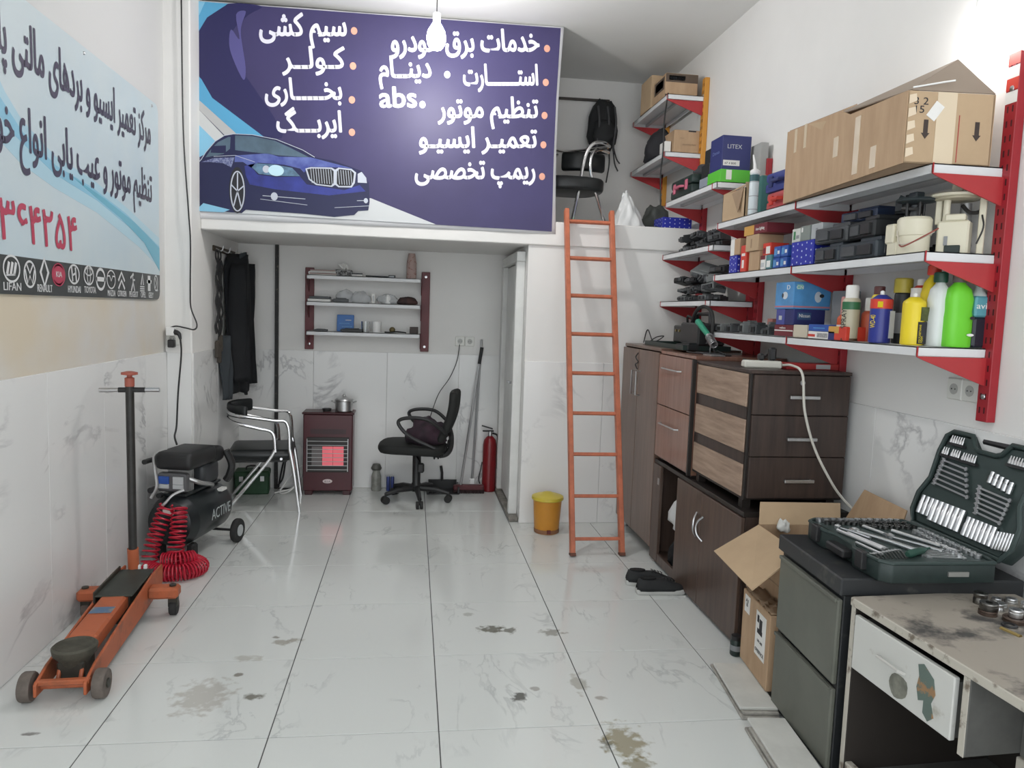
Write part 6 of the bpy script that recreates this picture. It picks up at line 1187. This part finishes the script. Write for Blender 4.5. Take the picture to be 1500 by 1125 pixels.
# ------------------------------------------------------------------ worn wooden desk
DT = mat('worn desk top', (.33, .295, .25), .6, col2=(.06, .057, .055), scale=3.0, lo=.41, hi=.49, detail=9); DWH = mat('scratched white board', (.56, .56, .53), .5, col2=(.30, .27, .22), scale=5, lo=.28, hi=.38, detail=9); DE = mat('scratched desk edge', (.46, .43, .37), .6, col2=(.16, .13, .10), scale=16, lo=.36, hi=.46, detail=8); DG = mat('grey inner board', (.14, .14, .13), .6, var=.3, scale=6)
dk = T('wooden_desk', 'worn wooden desk with a hanging white drawer at the near right', 'desk', (3.085, -.440, .008), .05)
def board(o, x0, x1, y0, y1, z0, z1, m, n): return bx(n, m, o, x0, y0, z0, x1, y1, z1, bevel=.003)
board(dk, .0, .575, -.95, .0, .622, .648, DT, 'desk_top'); board(dk, -.004, .0015, -.95, .0, .620, .647, DE, 'edge_band')
for y0, y1, zb in ((-.022, -.002, -.008), (-.94, -.92, -.008), (-.49, -.468, .405)):
    board(dk, .003, .55, y0, y1, zb, .621, INS if y0 > -.1 else DG, 'side_panel'); board(dk, .0, .003, y0, y1, zb, .621, DE, 'edge_band')  # far panel nearly black, shade below the drawer painted into its colour
board(dk, .17, .185, -.92, -.49, .40, .60, DG, 'inner_panel'); board(dk, .16, .19, -.92, -.49, .36, .40, DE, 'inner_rail'); board(dk, .005, .03, -.92, -.022, .075, .105, DE, 'bottom_rail'); board(dk, .54, .555, -.92, -.022, .05, .62, INS, 'back_panel'); board(dk, .03, .54, -.92, -.022, .06, .075, DG, 'bottom_board')
d = board(dk, -.004, .014, -.445, -.028, .425, .600, DWH, 'drawer')
for q in ((.014, -.44, .43, .50, -.428, .585), (.014, -.045, .43, .50, -.033, .585), (.014, -.43, .43, .50, -.045, .438)): bx('drawer_wall', DG, d, *q)
MB().tube([(-.004, -.16, .520), (-.022, -.165, .528), (-.024, -.26, .528), (-.004, -.265, .520)], .005, 6).build('drawer_pull', mat('chipped white pull', (.5, .49, .46), .5), d)
MB().prism(sm([(-.275, .50), (-.225, .505), (-.205, .47), (-.23, .435), (-.275, .455)], 3), -.0056, -.004, Matrix(((0,0,1,0),(1,0,0,0),(0,1,0,0),(0,0,0,1)))).build('worn_patch', mat('bare board', (.22, .22, .18), .7, var=.4, scale=30), d, smooth=0)
MB().prism([(-.315, .575), (-.335, .585), (-.375, .56), (-.385, .52), (-.372, .49), (-.385, .455), (-.365, .435), (-.345, .45), (-.345, .485), (-.325, .475), (-.315, .51), (-.322, .545)], -.0058, -.004, Matrix(((0,0,1,0),(1,0,0,0),(0,1,0,0),(0,0,0,1)))).build('torn_sticker', mat('torn sticker', (.10, .14, .12), .5, col2=(.30, .17, .08), scale=24, lo=.40, hi=.46), d, smooth=0)
# bearings and small steel parts on the desk
BRS = mat('oily bearing steel', (.30, .29, .27), .3, 1., var=.5, scale=30); BRD = mat('rusty steel', (.13, .09, .07), .5, .6, var=.4, scale=30)
def ringp(name, label, x, y, r, h, m, cat='ring', z=.649, hole=.6):
    return tag(MB().lathe([(r*hole, 0), (r*.97, 0), (r, .002), (r, h*.55), (r*.93, h*.6), (r*.93, h*.75), (r, h*.8), (r, h-.002), (r*.95, h), (r*hole, h), (r*hole, 0)], 22).build(name, m, loc=(x, y, z)), label, cat, 'steel bearings and rings on the desk')
ringp('bearing', 'tall oily steel bearing at the alcove end of the ring cluster on the desk', 3.475, -.515, .021, .042, BRS, hole=.35)
ringp('bearing', 'wide grooved steel bearing at the front of the ring cluster on the desk', 3.43, -.60, .026, .022, BRD, hole=.4); ringp('bearing', 'grooved steel bearing stacked on the wide one on the desk', 3.432, -.60, .026, .022, BRS, z=.672, hole=.4)
ringp('ring', 'small shiny steel ring behind the tall bearing', 3.545, -.50, .014, .018, SOCK); ringp('ring', 'shiny steel ring at the far side of the cluster', 3.585, -.515, .017, .022, SOCK); ringp('ring', 'shiny ring stack in the cluster middle, lower ring', 3.525, -.545, .015, .02, SOCK); ringp('ring', 'small shiny ring in the cluster middle between two bearings', 3.49, -.575, .013, .03, SOCK)
ringp('gear', 'brown toothed gear ring lying beside the wide bearing', 3.475, -.655, .034, .02, BRD, 'gear'); ringp('ring', 'bright steel collar standing on the brown gear ring', 3.475, -.655, .019, .024, SOCK, z=.670); ringp('ring', 'bright steel ring at the wall side of the desk cluster', 3.60, -.56, .018, .026, SOCK); ringp('ring', 'dark steel ring behind the bright collar', 3.54, -.61, .024, .022, BRS)
ringp('ring', 'flat black ring at the near edge of the desk cluster', 3.43, -.685, .022, .012, BLACK); tag(MB().cyl((3.39, -.70, .656), (3.40, -.76, .656), .007, 10).build('brass_pin', mat('brass', (.4, .3, .12), .3, 1.)), 'short brass pin lying in front of the black ring', 'pin')
# ------------------------------------------------------------------ fit lettering widths, embolden, turn the text into meshes
dg = bpy.context.evaluated_depsgraph_get(); dg.update()
for o, w, bo in TEXTS:
    me = bpy.data.meshes.new_from_object(o.evaluated_get(dg)); xsv = [v.co.x for v in me.vertices]
    if not xsv: bpy.data.objects.remove(o); continue
    k = w/(max(xsv)-min(xsv)) if w else 1
    if bo:
        vs = [v.co.copy() for v in me.vertices]; fs = [tuple(p.vertices) for p in me.polygons]; mm = me.materials[0]; V = []; F = []
        for q in range(9):
            d = Vector((math.cos(q*PI/4)*bo/k, math.sin(q*PI/4)*bo, q*.00002)) if q < 8 else Vector((0, 0, .0002)); s0 = len(V)
            V += [tuple(v+d) for v in vs]; F += [tuple(i+s0 for i in f) for f in fs]
        me = bpy.data.meshes.new('lettering'); me.from_pydata(V, [], F); me.materials.append(mm)
    n = bpy.data.objects.new('lettering', me); COL.objects.link(n); n.parent = o.parent; n.matrix_local = o.matrix_local.copy()
    n.scale = (k, 1, 1)
    bpy.data.objects.remove(o)
